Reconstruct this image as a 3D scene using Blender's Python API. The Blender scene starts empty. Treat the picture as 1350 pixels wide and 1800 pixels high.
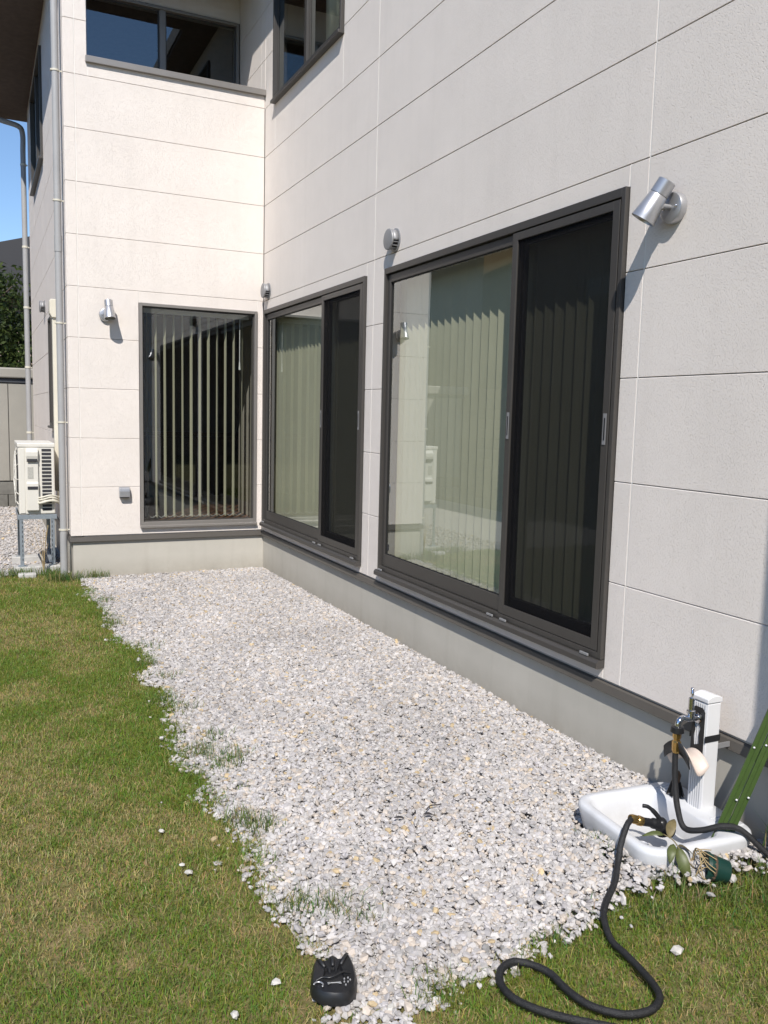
import bpy, bmesh, math, random
import numpy as np
from mathutils import Vector, Matrix

random.seed(7)
rng = np.random.default_rng(11)
sc = bpy.context.scene
COL = sc.collection

# ------------------------------------------------------------------ camera
CAM = Vector((-2.5432, -0.6302, 1.5918))
right = Vector((0.90356586, -0.42776282, 0.0242428))
up = Vector((0.02636285, 0.11198357, 0.9933603))
fwd = Vector((0.4276374, 0.89692734, -0.11246158))
cam = bpy.data.cameras.new('camera')
cam_ob = bpy.data.objects.new('camera', cam)
COL.objects.link(cam_ob)
cam.sensor_fit = 'VERTICAL'
cam.sensor_height = 24.0
cam.lens = 1481.09 * 24.0 / 1800.0
cam.clip_start = 0.05
cam.clip_end = 2000
cam_ob.matrix_world = Matrix(((right.x, up.x, -fwd.x, CAM.x), (right.y, up.y, -fwd.y, CAM.y),
                              (right.z, up.z, -fwd.z, CAM.z), (0, 0, 0, 1)))
sc.camera = cam_ob

# ------------------------------------------------------------------ sky, sun, exposure
AZ, EL = math.radians(28), math.radians(47)
SUN = Vector((math.sin(AZ) * math.cos(EL), math.cos(AZ) * math.cos(EL), -math.sin(EL)))
world = bpy.data.worlds.new('World')
sc.world = world
world.use_nodes = True
nt = world.node_tree
nt.nodes.clear()
sky = nt.nodes.new('ShaderNodeTexSky')
sky.sky_type = 'NISHITA'
sky.sun_disc = False
sky.sun_elevation = EL
sky.sun_rotation = math.radians(208)
sky.air_density = 1.0
sky.dust_density = 0.0
sky.ozone_density = 5.0
bg = nt.nodes.new('ShaderNodeBackground')
bg.inputs['Strength'].default_value = 0.12
wo = nt.nodes.new('ShaderNodeOutputWorld')
nt.links.new(sky.outputs[0], bg.inputs[0])
nt.links.new(bg.outputs[0], wo.inputs[0])
sun = bpy.data.lights.new('sun', 'SUN')
sun.energy = 4.3
sun.angle = math.radians(0.53)
sun.color = (1.0, 0.95, 0.885)
sun_ob = bpy.data.objects.new('sun', sun)
COL.objects.link(sun_ob)
sun_ob.location = (-6, -8, 14)
sun_ob.rotation_euler = SUN.to_track_quat('-Z', 'Y').to_euler()
sc.view_settings.view_transform = 'Standard'
sc.view_settings.look = 'None'
sc.view_settings.gamma = 1.0
sc.view_settings.use_curve_mapping = False
sc.view_settings.exposure = 0.40
sc.render.engine = 'CYCLES'
sc.cycles.max_bounces = 10
sc.cycles.transparent_max_bounces = 24
sc.cycles.diffuse_bounces = 4
sc.cycles.glossy_bounces = 4
sc.cycles.use_denoising = True
sc.cycles.caustics_reflective = False
sc.cycles.caustics_refractive = False
sc.cycles.sample_clamp_indirect = 6.0

# ------------------------------------------------------------------ materials
def mat(name, col, rough=0.6, metal=0.0, bump=None, var=None, spec=0.5, vcol=None):
    """bump = [(scale, strength, distance)], var = (scale, amount) brightness noise, vcol = colour attribute name"""
    m = bpy.data.materials.new(name)
    m.use_nodes = True
    t = m.node_tree
    b = t.nodes['Principled BSDF']
    b.inputs['Base Color'].default_value = (*col, 1)
    b.inputs['Roughness'].default_value = rough
    b.inputs['Metallic'].default_value = metal
    b.inputs['Specular IOR Level'].default_value = spec
    co = t.nodes.new('ShaderNodeTexCoord')
    src = None
    if vcol:
        a = t.nodes.new('ShaderNodeAttribute')
        a.attribute_name = vcol
        src = a.outputs['Color']
    if var:
        n = t.nodes.new('ShaderNodeTexNoise')
        n.inputs['Scale'].default_value = var[0]
        n.inputs['Detail'].default_value = 6
        n.inputs['Roughness'].default_value = 0.65
        t.links.new(co.outputs['Object'], n.inputs['Vector'])
        r = t.nodes.new('ShaderNodeMapRange')
        r.inputs[1].default_value = 0.3
        r.inputs[2].default_value = 0.7
        r.inputs[3].default_value = 1 - var[1]
        r.inputs[4].default_value = 1 + var[1]
        t.links.new(n.outputs[0], r.inputs[0])
        mx = t.nodes.new('ShaderNodeVectorMath')
        mx.operation = 'SCALE'
        if src is not None:
            t.links.new(src, mx.inputs[0])
        else:
            mx.inputs[0].default_value = col
        t.links.new(r.outputs[0], mx.inputs['Scale'])
        src = mx.outputs[0]
    if src is not None:
        t.links.new(src, b.inputs['Base Color'])
    last = None
    for (s, st, d) in (bump or []):
        n = t.nodes.new('ShaderNodeTexNoise')
        n.inputs['Scale'].default_value = s
        n.inputs['Detail'].default_value = 3
        t.links.new(co.outputs['Object'], n.inputs['Vector'])
        bp = t.nodes.new('ShaderNodeBump')
        bp.inputs['Strength'].default_value = st
        bp.inputs['Distance'].default_value = d
        t.links.new(n.outputs[0], bp.inputs['Height'])
        if last is not None:
            t.links.new(last, bp.inputs['Normal'])
        last = bp.outputs[0]
    if last is not None:
        t.links.new(last, b.inputs['Normal'])
    return m

M = {}
def weather(m, z_splash=None, amount=0.10):
    """rain streaks (noise stretched along z) and, near the ground, blotchy soil splash"""
    t = m.node_tree
    b = t.nodes['Principled BSDF']
    src = b.inputs['Base Color'].links[0].from_socket
    co = t.nodes.new('ShaderNodeTexCoord')
    mp = t.nodes.new('ShaderNodeMapping')
    mp.inputs['Scale'].default_value = (7, 7, 0.45)
    t.links.new(co.outputs['Object'], mp.inputs['Vector'])
    n = t.nodes.new('ShaderNodeTexNoise')
    n.inputs['Scale'].default_value = 1.3
    n.inputs['Detail'].default_value = 5
    t.links.new(mp.outputs[0], n.inputs['Vector'])
    r = t.nodes.new('ShaderNodeMapRange')
    r.inputs[1].default_value = 0.52
    r.inputs[2].default_value = 0.78
    r.inputs[3].default_value = 0.0
    r.inputs[4].default_value = amount
    t.links.new(n.outputs[0], r.inputs[0])
    fac = r.outputs[0]
    if z_splash:
        sx = t.nodes.new('ShaderNodeSeparateXYZ')
        t.links.new(co.outputs['Object'], sx.inputs[0])
        zr = t.nodes.new('ShaderNodeMapRange')
        zr.inputs[1].default_value = z_splash
        zr.inputs[2].default_value = 0.03
        t.links.new(sx.outputs['Z'], zr.inputs[0])
        n2 = t.nodes.new('ShaderNodeTexNoise')
        n2.inputs['Scale'].default_value = 14
        n2.inputs['Detail'].default_value = 8
        n2.inputs['Roughness'].default_value = 0.75
        t.links.new(co.outputs['Object'], n2.inputs['Vector'])
        mu = t.nodes.new('ShaderNodeMath')
        mu.operation = 'MULTIPLY'
        t.links.new(zr.outputs[0], mu.inputs[0])
        t.links.new(n2.outputs[0], mu.inputs[1])
        ad = t.nodes.new('ShaderNodeMath')
        ad.operation = 'MULTIPLY_ADD'
        ad.inputs[1].default_value = 0.75
        ad.use_clamp = True
        t.links.new(mu.outputs[0], ad.inputs[0])
        t.links.new(fac, ad.inputs[2])
        fac = ad.outputs[0]
    mx = t.nodes.new('ShaderNodeMix')
    mx.data_type = 'RGBA'
    mx.inputs['B'].default_value = (0.24, 0.21, 0.165, 1)
    t.links.new(fac, mx.inputs['Factor'])
    t.links.new(src, mx.inputs['A'])
    t.links.new(mx.outputs['Result'], b.inputs['Base Color'])
    return m

def siding_material():
    m = mat('siding', (0.75, 0.69, 0.638), 0.82, var=(2.2, 0.035), spec=0.25)
    t = m.node_tree
    b = t.nodes['Principled BSDF']
    co = t.nodes.new('ShaderNodeTexCoord')
    # worm-like pits of a sprayed-stone cladding board
    n = t.nodes.new('ShaderNodeTexNoise')
    n.inputs['Scale'].default_value = 185
    n.inputs['Detail'].default_value = 2.0
    n.inputs['Distortion'].default_value = 0.6
    t.links.new(co.outputs['Object'], n.inputs['Vector'])
    r = t.nodes.new('ShaderNodeValToRGB')
    r.color_ramp.elements[0].position = 0.33
    r.color_ramp.elements[1].position = 0.43
    t.links.new(n.outputs[0], r.inputs[0])
    b1 = t.nodes.new('ShaderNodeBump')
    b1.inputs['Strength'].default_value = 0.65
    b1.inputs['Distance'].default_value = 0.003
    t.links.new(r.outputs[0], b1.inputs['Height'])
    n2 = t.nodes.new('ShaderNodeTexNoise')
    n2.inputs['Scale'].default_value = 420
    t.links.new(co.outputs['Object'], n2.inputs['Vector'])
    b2 = t.nodes.new('ShaderNodeBump')
    b2.inputs['Strength'].default_value = 0.3
    b2.inputs['Distance'].default_value = 0.001
    t.links.new(n2.outputs[0], b2.inputs['Height'])
    t.links.new(b1.outputs[0], b2.inputs['Normal'])
    t.links.new(b2.outputs[0], b.inputs['Normal'])
    return m
M['siding'] = siding_material()
weather(M['siding'], None, 0.06)
M['sealant'] = mat('sealant', (0.78, 0.74, 0.69), 0.6)
M['core'] = mat('core', (0.46, 0.43, 0.40), 0.9)
M['foundation'] = mat('foundation', (0.46, 0.437, 0.385), 0.75, bump=[(160, 0.15, 0.001)], var=(1.6, 0.07), spec=0.3)
weather(M['foundation'], 0.20, 0.16)
M['flashing'] = mat('flashing', (0.095, 0.086, 0.076), 0.42, var=(3, 0.08))
M['bronze'] = mat('bronze', (0.068, 0.063, 0.058), 0.42, 0.25, var=(5, 0.05))
M['bronze_light'] = mat('bronze_light', (0.27, 0.25, 0.23), 0.4, 0.4, var=(5, 0.05))
M['gasket'] = mat('gasket', (0.012, 0.012, 0.013), 0.6)
M['silver'] = mat('silver', (0.48, 0.48, 0.49), 0.36, 0.75, var=(8, 0.05))
M['silver_matt'] = mat('silver_matt', (0.27, 0.27, 0.275), 0.5, 0.3)
M['chrome'] = mat('chrome', (0.72, 0.72, 0.74), 0.12, 1.0)
M['brass'] = mat('brass', (0.62, 0.40, 0.14), 0.28, 1.0, var=(90, 0.1))
M['white_plastic'] = mat('white_plastic', (0.66, 0.66, 0.67), 0.35, var=(6, 0.03))
M['basin'] = mat('basin', (0.60, 0.61, 0.63), 0.33, var=(5, 0.05), bump=[(60, 0.06, 0.002)])
weather(M['basin'], 0.17, 0.14)
M['black_plastic'] = mat('black_plastic', (0.012, 0.012, 0.013), 0.38)
M['black_metal'] = mat('black_metal', (0.018, 0.018, 0.019), 0.45)
M['hose'] = mat('hose', (0.011, 0.011, 0.012), 0.55, bump=[(380, 0.9, 0.003)], var=(35, 0.45))
M['grey_pipe'] = mat('grey_pipe', (0.34, 0.34, 0.34), 0.45, var=(4, 0.06))
M['beige_plastic'] = mat('beige_plastic', (0.60, 0.57, 0.48), 0.5, var=(5, 0.04))
M['ac'] = mat('ac', (0.66, 0.635, 0.575), 0.45, var=(6, 0.04))
M['dark_slot'] = mat('dark_slot', (0.03, 0.03, 0.035), 0.6)
M['galv'] = mat('galv', (0.33, 0.37, 0.41), 0.42, 0.5, var=(22, 0.12))
M['concrete'] = mat('concrete', (0.44, 0.43, 0.41), 0.9, bump=[(45, 0.4, 0.004)], var=(9, 0.15))
M['block'] = mat('block', (0.16, 0.155, 0.14), 0.95, bump=[(60, 0.5, 0.004)], var=(8, 0.2))
M['soffit'] = mat('soffit', (0.085, 0.058, 0.045), 0.7, var=(14, 0.25))
M['roof'] = mat('roof', (0.045, 0.045, 0.048), 0.7)
M['slat'] = mat('slat', (0.55, 0.535, 0.42), 0.75, bump=[(300, 0.2, 0.0006)], var=(4, 0.04))
M['room_wall'] = mat('room_wall', (0.18, 0.16, 0.14), 0.85)
M['room_floor'] = mat('room_floor', (0.16, 0.075, 0.04), 0.35, var=(12, 0.3))
M['wood_dark'] = mat('wood_dark', (0.10, 0.06, 0.035), 0.5, var=(10, 0.3))
M['trellis'] = mat('trellis', (0.045, 0.080, 0.018), 0.42, var=(16, 0.14))
M['pot'] = mat('pot', (0.008, 0.036, 0.028), 0.38, var=(20, 0.15))
M['soil'] = mat('soil', (0.10, 0.065, 0.042), 0.95, bump=[(120, 0.8, 0.01)], var=(60, 0.4))
M['root'] = mat('root', (0.36, 0.27, 0.14), 0.8)
M['leaf_green'] = mat('leaf_green', (0.080, 0.095, 0.028), 0.5, var=(40, 0.25))
M['leaf_brown'] = mat('leaf_brown', (0.16, 0.125, 0.055), 0.6, var=(40, 0.25))
M['leaf_dark'] = mat('leaf_dark', (0.045, 0.040, 0.042), 0.8)
M['shed'] = mat('shed', (0.31, 0.295, 0.26), 0.5, var=(3, 0.05))
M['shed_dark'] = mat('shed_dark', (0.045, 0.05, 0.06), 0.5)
M['peach'] = mat('peach', (0.58, 0.49, 0.43), 0.45, var=(30, 0.06))
M['wood_wall'] = mat('wood_wall', (0.20, 0.15, 0.115), 0.7, var=(6, 0.2))
M['render_pink'] = mat('render_pink', (0.46, 0.36, 0.29), 0.85, var=(4, 0.06))
M['bark'] = mat('bark', (0.06, 0.045, 0.035), 0.9, bump=[(40, 0.6, 0.01)])
M['curtain'] = mat('curtain', (0.60, 0.60, 0.50), 0.85)
M['lamp_glass'] = mat('lamp_glass', (0.20, 0.20, 0.18), 0.12)
M['sticker'] = mat('sticker', (0.42, 0.41, 0.37), 0.6, var=(120, 0.35))

def glass_material(name, f0, tint):
    """thin pane: Schlick reflection over a clear, slightly green body"""
    m = bpy.data.materials.new(name)
    m.use_nodes = True
    t = m.node_tree
    t.nodes.clear()
    lw = t.nodes.new('ShaderNodeLayerWeight')
    lw.inputs['Blend'].default_value = 0.5
    pw = t.nodes.new('ShaderNodeMath')
    pw.operation = 'POWER'
    pw.inputs[1].default_value = 3.0
    t.links.new(lw.outputs['Facing'], pw.inputs[0])
    ma = t.nodes.new('ShaderNodeMath')
    ma.operation = 'MULTIPLY_ADD'
    ma.inputs[1].default_value = 1 - f0
    ma.inputs[2].default_value = f0
    t.links.new(pw.outputs[0], ma.inputs[0])
    tr = t.nodes.new('ShaderNodeBsdfTransparent')
    tr.inputs[0].default_value = (*tint, 1)
    gl = t.nodes.new('ShaderNodeBsdfGlossy')
    gl.inputs['Roughness'].default_value = 0.0
    gl.inputs['Color'].default_value = (0.93, 0.97, 0.97, 1)
    mx = t.nodes.new('ShaderNodeMixShader')
    ou = t.nodes.new('ShaderNodeOutputMaterial')
    t.links.new(ma.outputs[0], mx.inputs[0])
    t.links.new(tr.outputs[0], mx.inputs[1])
    t.links.new(gl.outputs[0], mx.inputs[2])
    t.links.new(mx.outputs[0], ou.inputs[0])
    return m
M['glass'] = glass_material('glass', 0.15, (0.90, 0.92, 0.87))

def screen_material():
    m = bpy.data.materials.new('insect_mesh')
    m.use_nodes = True
    t = m.node_tree
    b = t.nodes['Principled BSDF']
    b.inputs['Base Color'].default_value = (0.006, 0.006, 0.007, 1)
    b.inputs['Roughness'].default_value = 0.8
    b.inputs['Specular IOR Level'].default_value = 0.1
    b.inputs['Alpha'].default_value = 0.72
    return m
M['screen'] = screen_material()

def foliage_material(name):
    m = bpy.data.materials.new(name)
    m.use_nodes = True
    t = m.node_tree
    t.nodes.clear()
    a = t.nodes.new('ShaderNodeAttribute')
    a.attribute_name = 'Col'
    d = t.nodes.new('ShaderNodeBsdfPrincipled')
    d.inputs['Roughness'].default_value = 0.55
    d.inputs['Specular IOR Level'].default_value = 0.25
    tl = t.nodes.new('ShaderNodeBsdfTranslucent')
    mx = t.nodes.new('ShaderNodeMixShader')
    mx.inputs[0].default_value = 0.28
    ou = t.nodes.new('ShaderNodeOutputMaterial')
    t.links.new(a.outputs['Color'], d.inputs['Base Color'])
    t.links.new(a.outputs['Color'], tl.inputs['Color'])
    t.links.new(d.outputs[0], mx.inputs[1])
    t.links.new(tl.outputs[0], mx.inputs[2])
    t.links.new(mx.outputs[0], ou.inputs[0])
    return m
M['grass'] = foliage_material('grass_blades')
M['stones'] = mat('stones', (0.6, 0.6, 0.6), 0.75, vcol='Col', bump=[(220, 0.35, 0.003)], spec=0.3)
M['pebble'] = mat('pebble', (0.50, 0.48, 0.44), 0.75, bump=[(220, 0.35, 0.003)], var=(40, 0.12))

def ground_material(name, c1, c2, scale):
    m = mat(name, c1, 0.95, bump=[(70, 0.6, 0.01)], spec=0.1)
    t = m.node_tree
    b = t.nodes['Principled BSDF']
    co = t.nodes.new('ShaderNodeTexCoord')
    n = t.nodes.new('ShaderNodeTexNoise')
    n.inputs['Scale'].default_value = scale
    n.inputs['Detail'].default_value = 8
    n.inputs['Roughness'].default_value = 0.7
    t.links.new(co.outputs['Object'], n.inputs['Vector'])
    r = t.nodes.new('ShaderNodeValToRGB')
    r.color_ramp.elements[0].position = 0.38
    r.color_ramp.elements[1].position = 0.64
    r.color_ramp.elements[0].color = (*c1, 1)
    r.color_ramp.elements[1].color = (*c2, 1)
    t.links.new(n.outputs[0], r.inputs[0])
    t.links.new(r.outputs[0], b.inputs['Base Color'])
    return m
M['lawn_soil'] = ground_material('lawn_soil', (0.085, 0.09, 0.03), (0.22, 0.17, 0.085), 9)
M['gravel_base'] = ground_material('gravel_base', (0.36, 0.34, 0.32), (0.50, 0.475, 0.45), 60)

# ------------------------------------------------------------------ mesh helpers
class MB:
    def __init__(self):
        self.v, self.f = [], []
    def add(self, vs, fs):
        o = len(self.v)
        self.v += [tuple(p) for p in vs]
        self.f += [tuple(i + o for i in f) for f in fs]
        return self
    def box(self, a, b):
        x0, y0, z0 = (min(a[i], b[i]) for i in range(3))
        x1, y1, z1 = (max(a[i], b[i]) for i in range(3))
        return self.add([(x0, y0, z0), (x1, y0, z0), (x1, y1, z0), (x0, y1, z0), (x0, y0, z1), (x1, y0, z1), (x1, y1, z1), (x0, y1, z1)],
                        [(0, 3, 2, 1), (4, 5, 6, 7), (0, 1, 5, 4), (1, 2, 6, 5), (2, 3, 7, 6), (3, 0, 4, 7)])
    def prism(self, pts, vec):
        n = len(pts)
        q = [Vector(p) for p in pts]
        w = [p + Vector(vec) for p in q]
        return self.add(q + w, [tuple(range(n))[::-1], tuple(range(n, 2 * n))] + [(i, (i + 1) % n, n + (i + 1) % n, n + i) for i in range(n)])
    def tube(self, pts, r, n=12, caps=True):
        pts = [Vector(p) for p in pts]
        rs = r if isinstance(r, (list, tuple)) else [r] * len(pts)
        t0 = (pts[1] - pts[0]).normalized()
        a = t0.orthogonal().normalized()
        rings = []
        for i, p in enumerate(pts):
            if i == 0: t = pts[1] - pts[0]
            elif i == len(pts) - 1: t = pts[-1] - pts[-2]
            else: t = (pts[i + 1] - pts[i]).normalized() + (pts[i] - pts[i - 1]).normalized()
            t = t.normalized() if t.length > 1e-9 else t0
            a = (a - t * a.dot(t)).normalized()
            b = t.cross(a)
            rings.append([p + (a * math.cos(2 * math.pi * k / n) + b * math.sin(2 * math.pi * k / n)) * rs[i] for k in range(n)])
        vs = [p for rg in rings for p in rg]
        fs = []
        for i in range(len(pts) - 1):
            for k in range(n):
                fs.append((i * n + k, i * n + (k + 1) % n, (i + 1) * n + (k + 1) % n, (i + 1) * n + k))
        if caps:
            fs.append(tuple(range(n))[::-1])
            fs.append(tuple(range((len(pts) - 1) * n, len(pts) * n)))
        return self.add(vs, fs)
    def lathe(self, o, axis, prof, n=24):
        """prof = [(distance along axis, radius)]"""
        o, t = Vector(o), Vector(axis).normalized()
        a = t.orthogonal().normalized()
        b = t.cross(a)
        vs, fs = [], []
        for (d, r) in prof:
            for k in range(n):
                vs.append(o + t * d + (a * math.cos(2 * math.pi * k / n) + b * math.sin(2 * math.pi * k / n)) * max(r, 1e-5))
        m = len(prof)
        for i in range(m - 1):
            for k in range(n):
                fs.append((i * n + k, i * n + (k + 1) % n, (i + 1) * n + (k + 1) % n, (i + 1) * n + k))
        fs.append(tuple(range(n))[::-1])
        fs.append(tuple(range((m - 1) * n, m * n)))
        return self.add(vs, fs)
    def grid(self, rows):
        """rows of points -> sheet"""
        n = len(rows[0])
        vs = [p for r in rows for p in r]
        return self.add(vs, [(i * n + j, i * n + j + 1, (i + 1) * n + j + 1, (i + 1) * n + j) for i in range(len(rows) - 1) for j in range(n - 1)])
    def build(self, name, m, parent=None, smooth=False, bevel=0, seg=2, thick=0, auto=None):
        me = bpy.data.meshes.new(name)
        me.from_pydata(self.v, [], self.f)
        bm = bmesh.new()
        bm.from_mesh(me)
        bmesh.ops.recalc_face_normals(bm, faces=bm.faces)
        bm.to_mesh(me)
        bm.free()
        if smooth:
            me.shade_smooth()
            if auto:
                me.set_sharp_from_angle(angle=math.radians(auto))
        me.materials.append(M[m])
        o = bpy.data.objects.new(name, me)
        COL.objects.link(o)
        if parent is not None:
            o.parent = parent
        if thick:
            s = o.modifiers.new('solid', 'SOLIDIFY')
            s.thickness = thick
            s.offset = 0
        if bevel:
            b = o.modifiers.new('bevel', 'BEVEL')
            b.width = bevel
            b.segments = seg
            b.limit_method = 'ANGLE'
        return o

def tag(o, label, cat, group=None):
    o['label'] = label
    o['category'] = cat
    if group:
        o['group'] = group
    return o

def thing(name, label, cat, loc=(0, 0, 0), group=None):
    o = bpy.data.objects.new(name, None)
    o.empty_display_size = 0.1
    COL.objects.link(o)
    o.location = loc
    tag(o, label, cat, group)
    o['_off'] = list(loc)
    return o

def put(o):
    """children are modelled in world coordinates; undo the parent's location"""
    off = Vector(o['_off'])
    for c in list(o.children):
        c.location = c.location - off
    del o['_off']

def bez(pts, n=8):
    """Catmull-Rom through pts"""
    P = [Vector(p) for p in pts]
    P = [P[0] * 2 - P[1]] + P + [P[-1] * 2 - P[-2]]
    out = []
    for i in range(1, len(P) - 2):
        a, b, c, d = P[i - 1], P[i], P[i + 1], P[i + 2]
        for k in range(n):
            t = k / n
            out.append(0.5 * ((2 * b) + (c - a) * t + (2 * a - 5 * b + 4 * c - d) * t * t + (3 * b - a - 3 * c + d) * t ** 3))
    out.append(P[-2])
    return out

# ------------------------------------------------------------------ ground
YB, XL = 7.585, -1.83            # front of the left wing, its outer corner
ZS, PH = 0.42, 0.455             # bottom of the cladding, course height

EDGE = [(-1.728, 7.6), (-1.70, 7.0), (-1.66, 6.4), (-1.685, 5.44), (-1.635, 4.81), (-1.65, 4.08), (-1.66, 3.42), (-1.73, 2.94),
        (-1.724, 2.52), (-1.70, 2.2), (-1.73, 1.9), (-1.72, 1.62), (-1.66, 1.46), (-1.70, 1.25), (-1.60, 1.24), (-1.36, 1.30),
        (-1.15, 1.325), (-0.80, 1.365), (-0.48, 1.372), (-0.19, 1.27), (0.02, 1.22)]
BED = EDGE + [(0.02, 7.6)]
BEDA = np.array(BED)

def inside(px, py, poly):
    c = np.zeros(px.shape, bool)
    n = len(poly)
    j = n - 1
    for i in range(n):
        xi, yi = poly[i]
        xj, yj = poly[j]
        k = ((yi > py) != (yj > py)) & (px < (xj - xi) * (py - yi) / (yj - yi + 1e-12) + xi)
        c ^= k
        j = i
    return c

def edge_dist(px, py):
    d = np.full(px.shape, 1e9)
    for (a, b) in zip(EDGE[:-1], EDGE[1:]):
        ax, ay = a
        bx, by = b
        l2 = (bx - ax) ** 2 + (by - ay) ** 2
        t = np.clip(((px - ax) * (bx - ax) + (py - ay) * (by - ay)) / l2, 0, 1)
        d = np.minimum(d, np.hypot(px - ax - t * (bx - ax), py - ay - t * (by - ay)))
    return d

def vnoise(x, y, s, seed=0):
    """smooth value noise 0..1"""
    g = np.random.default_rng(seed).random((64, 64))
    u, v = x * s + 100.3, y * s + 57.7
    i, j = np.floor(u).astype(int), np.floor(v).astype(int)
    fu, fv = u - i, v - j
    fu, fv = fu * fu * (3 - 2 * fu), fv * fv * (3 - 2 * fv)
    q = lambda a, b: g[a % 64, b % 64]
    return (q(i, j) * (1 - fu) + q(i + 1, j) * fu) * (1 - fv) + (q(i, j + 1) * (1 - fu) + q(i + 1, j + 1) * fu) * fv

def mound(x, y):
    """stones and soil heaped against the front of the basin"""
    d = np.full(np.shape(x), 9.0)
    for (ax, ay), (bx, by) in zip([(-.56, 1.62), (-.50, 1.36)], [(-.50, 1.36), (-.10, 1.34)]):
        t = np.clip(((x - ax) * (bx - ax) + (y - ay) * (by - ay)) / ((bx - ax) ** 2 + (by - ay) ** 2), 0, 1)
        d = np.minimum(d, np.hypot(x - ax - t * (bx - ax), y - ay - t * (by - ay)))
    return 0.050 * np.exp(-(d / 0.11) ** 2)

def gravel_z(x, y):
    t = np.clip((7.5 - y) / 5.5, 0, 1)
    s = np.clip((x + 1.3) / 1.1, 0, 1)
    s = s * s * (3 - 2 * s)
    return mound(x, y) + 0.030 + 0.034 * t * s + 0.010 * (vnoise(x, y, 2.1, 3) - 0.5)

g = MB()
g.box((-150, -150, -0.3), (150, 200, 0.0))
o = g.build('ground', 'lawn_soil')
o['kind'] = 'structure'
g = MB()
hx, hy = np.linspace(-.85, .0, 30), np.linspace(1.02, 1.42, 18)
g.grid([[(x, y, float(mound(np.array([x]), np.array([y]))[0]) - .006) for x in hx] for y in hy])
o = g.build('soil_bank', 'lawn_soil', smooth=True)
o['kind'] = 'structure'
g = MB()
g.add([(x, y, 0.004) for x, y in BED], [tuple(range(len(BED)))])
o = g.build('gravel_bed', 'gravel_base')
o['kind'] = 'structure'
g = MB()
g.add([(-5.5, 7.98, 0.006), (-1.80, 7.98, 0.006), (-1.80, 14.1, 0.006), (-5.5, 14.1, 0.006)], [(0, 1, 2, 3)])
o = g.build('side_gravel_bed', 'gravel_base')
o['kind'] = 'structure'

def icosa():
    p = (1 + 5 ** 0.5) / 2
    v = np.array([(-1, p, 0), (1, p, 0), (-1, -p, 0), (1, -p, 0), (0, -1, p), (0, 1, p), (0, -1, -p), (0, 1, -p), (p, 0, -1), (p, 0, 1), (-p, 0, -1), (-p, 0, 1)], float)
    v /= np.linalg.norm(v[0])
    f = np.array([(0, 11, 5), (0, 5, 1), (0, 1, 7), (0, 7, 10), (0, 10, 11), (1, 5, 9), (5, 11, 4), (11, 10, 2), (10, 7, 6), (7, 1, 8),
                  (3, 9, 4), (3, 4, 2), (3, 2, 6), (3, 6, 8), (3, 8, 9), (4, 9, 5), (2, 4, 11), (6, 2, 10), (8, 6, 7), (9, 8, 1)])
    return v, f

def mesh_np(name, verts, faces, cols, m, smooth=False):
    me = bpy.data.meshes.new(name)
    nv, nf = len(verts), len(faces)
    me.vertices.add(nv)
    me.vertices.foreach_set('co', verts.astype(np.float32).ravel())
    k = faces.shape[1]
    me.loops.add(nf * k)
    me.loops.foreach_set('vertex_index', faces.astype(np.int32).ravel())
    me.polygons.add(nf)
    me.polygons.foreach_set('loop_start', np.arange(0, nf * k, k, dtype=np.int32))
    me.polygons.foreach_set('loop_total', np.full(nf, k, dtype=np.int32))
    me.update(calc_edges=True)
    if cols is not None:
        at = me.color_attributes.new('Col', 'FLOAT_COLOR', 'POINT')
        c4 = np.ones((nv, 4), np.float32)
        c4[:, :3] = cols
        at.data.foreach_set('color', c4.ravel())
    if not smooth:
        me.polygons.foreach_set('use_smooth', np.zeros(nf, bool))
    me.materials.append(M[m])
    o = bpy.data.objects.new(name, me)
    COL.objects.link(o)
    return o

def rot_matrices(n, tilt):
    a = rng.uniform(0, 2 * np.pi, n)
    ca, sa = np.cos(a), np.sin(a)
    tx, ty = rng.normal(0, tilt, n), rng.normal(0, tilt, n)
    Rz = np.zeros((n, 3, 3)); Rz[:, 0, 0] = ca; Rz[:, 0, 1] = -sa; Rz[:, 1, 0] = sa; Rz[:, 1, 1] = ca; Rz[:, 2, 2] = 1
    Rx = np.zeros((n, 3, 3)); Rx[:, 0, 0] = 1; Rx[:, 1, 1] = np.cos(tx); Rx[:, 1, 2] = -np.sin(tx); Rx[:, 2, 1] = np.sin(tx); Rx[:, 2, 2] = np.cos(tx)
    Ry = np.zeros((n, 3, 3)); Ry[:, 1, 1] = 1; Ry[:, 0, 0] = np.cos(ty); Ry[:, 0, 2] = np.sin(ty); Ry[:, 2, 0] = -np.sin(ty); Ry[:, 2, 2] = np.cos(ty)
    return Rx @ Ry @ Rz

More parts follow.
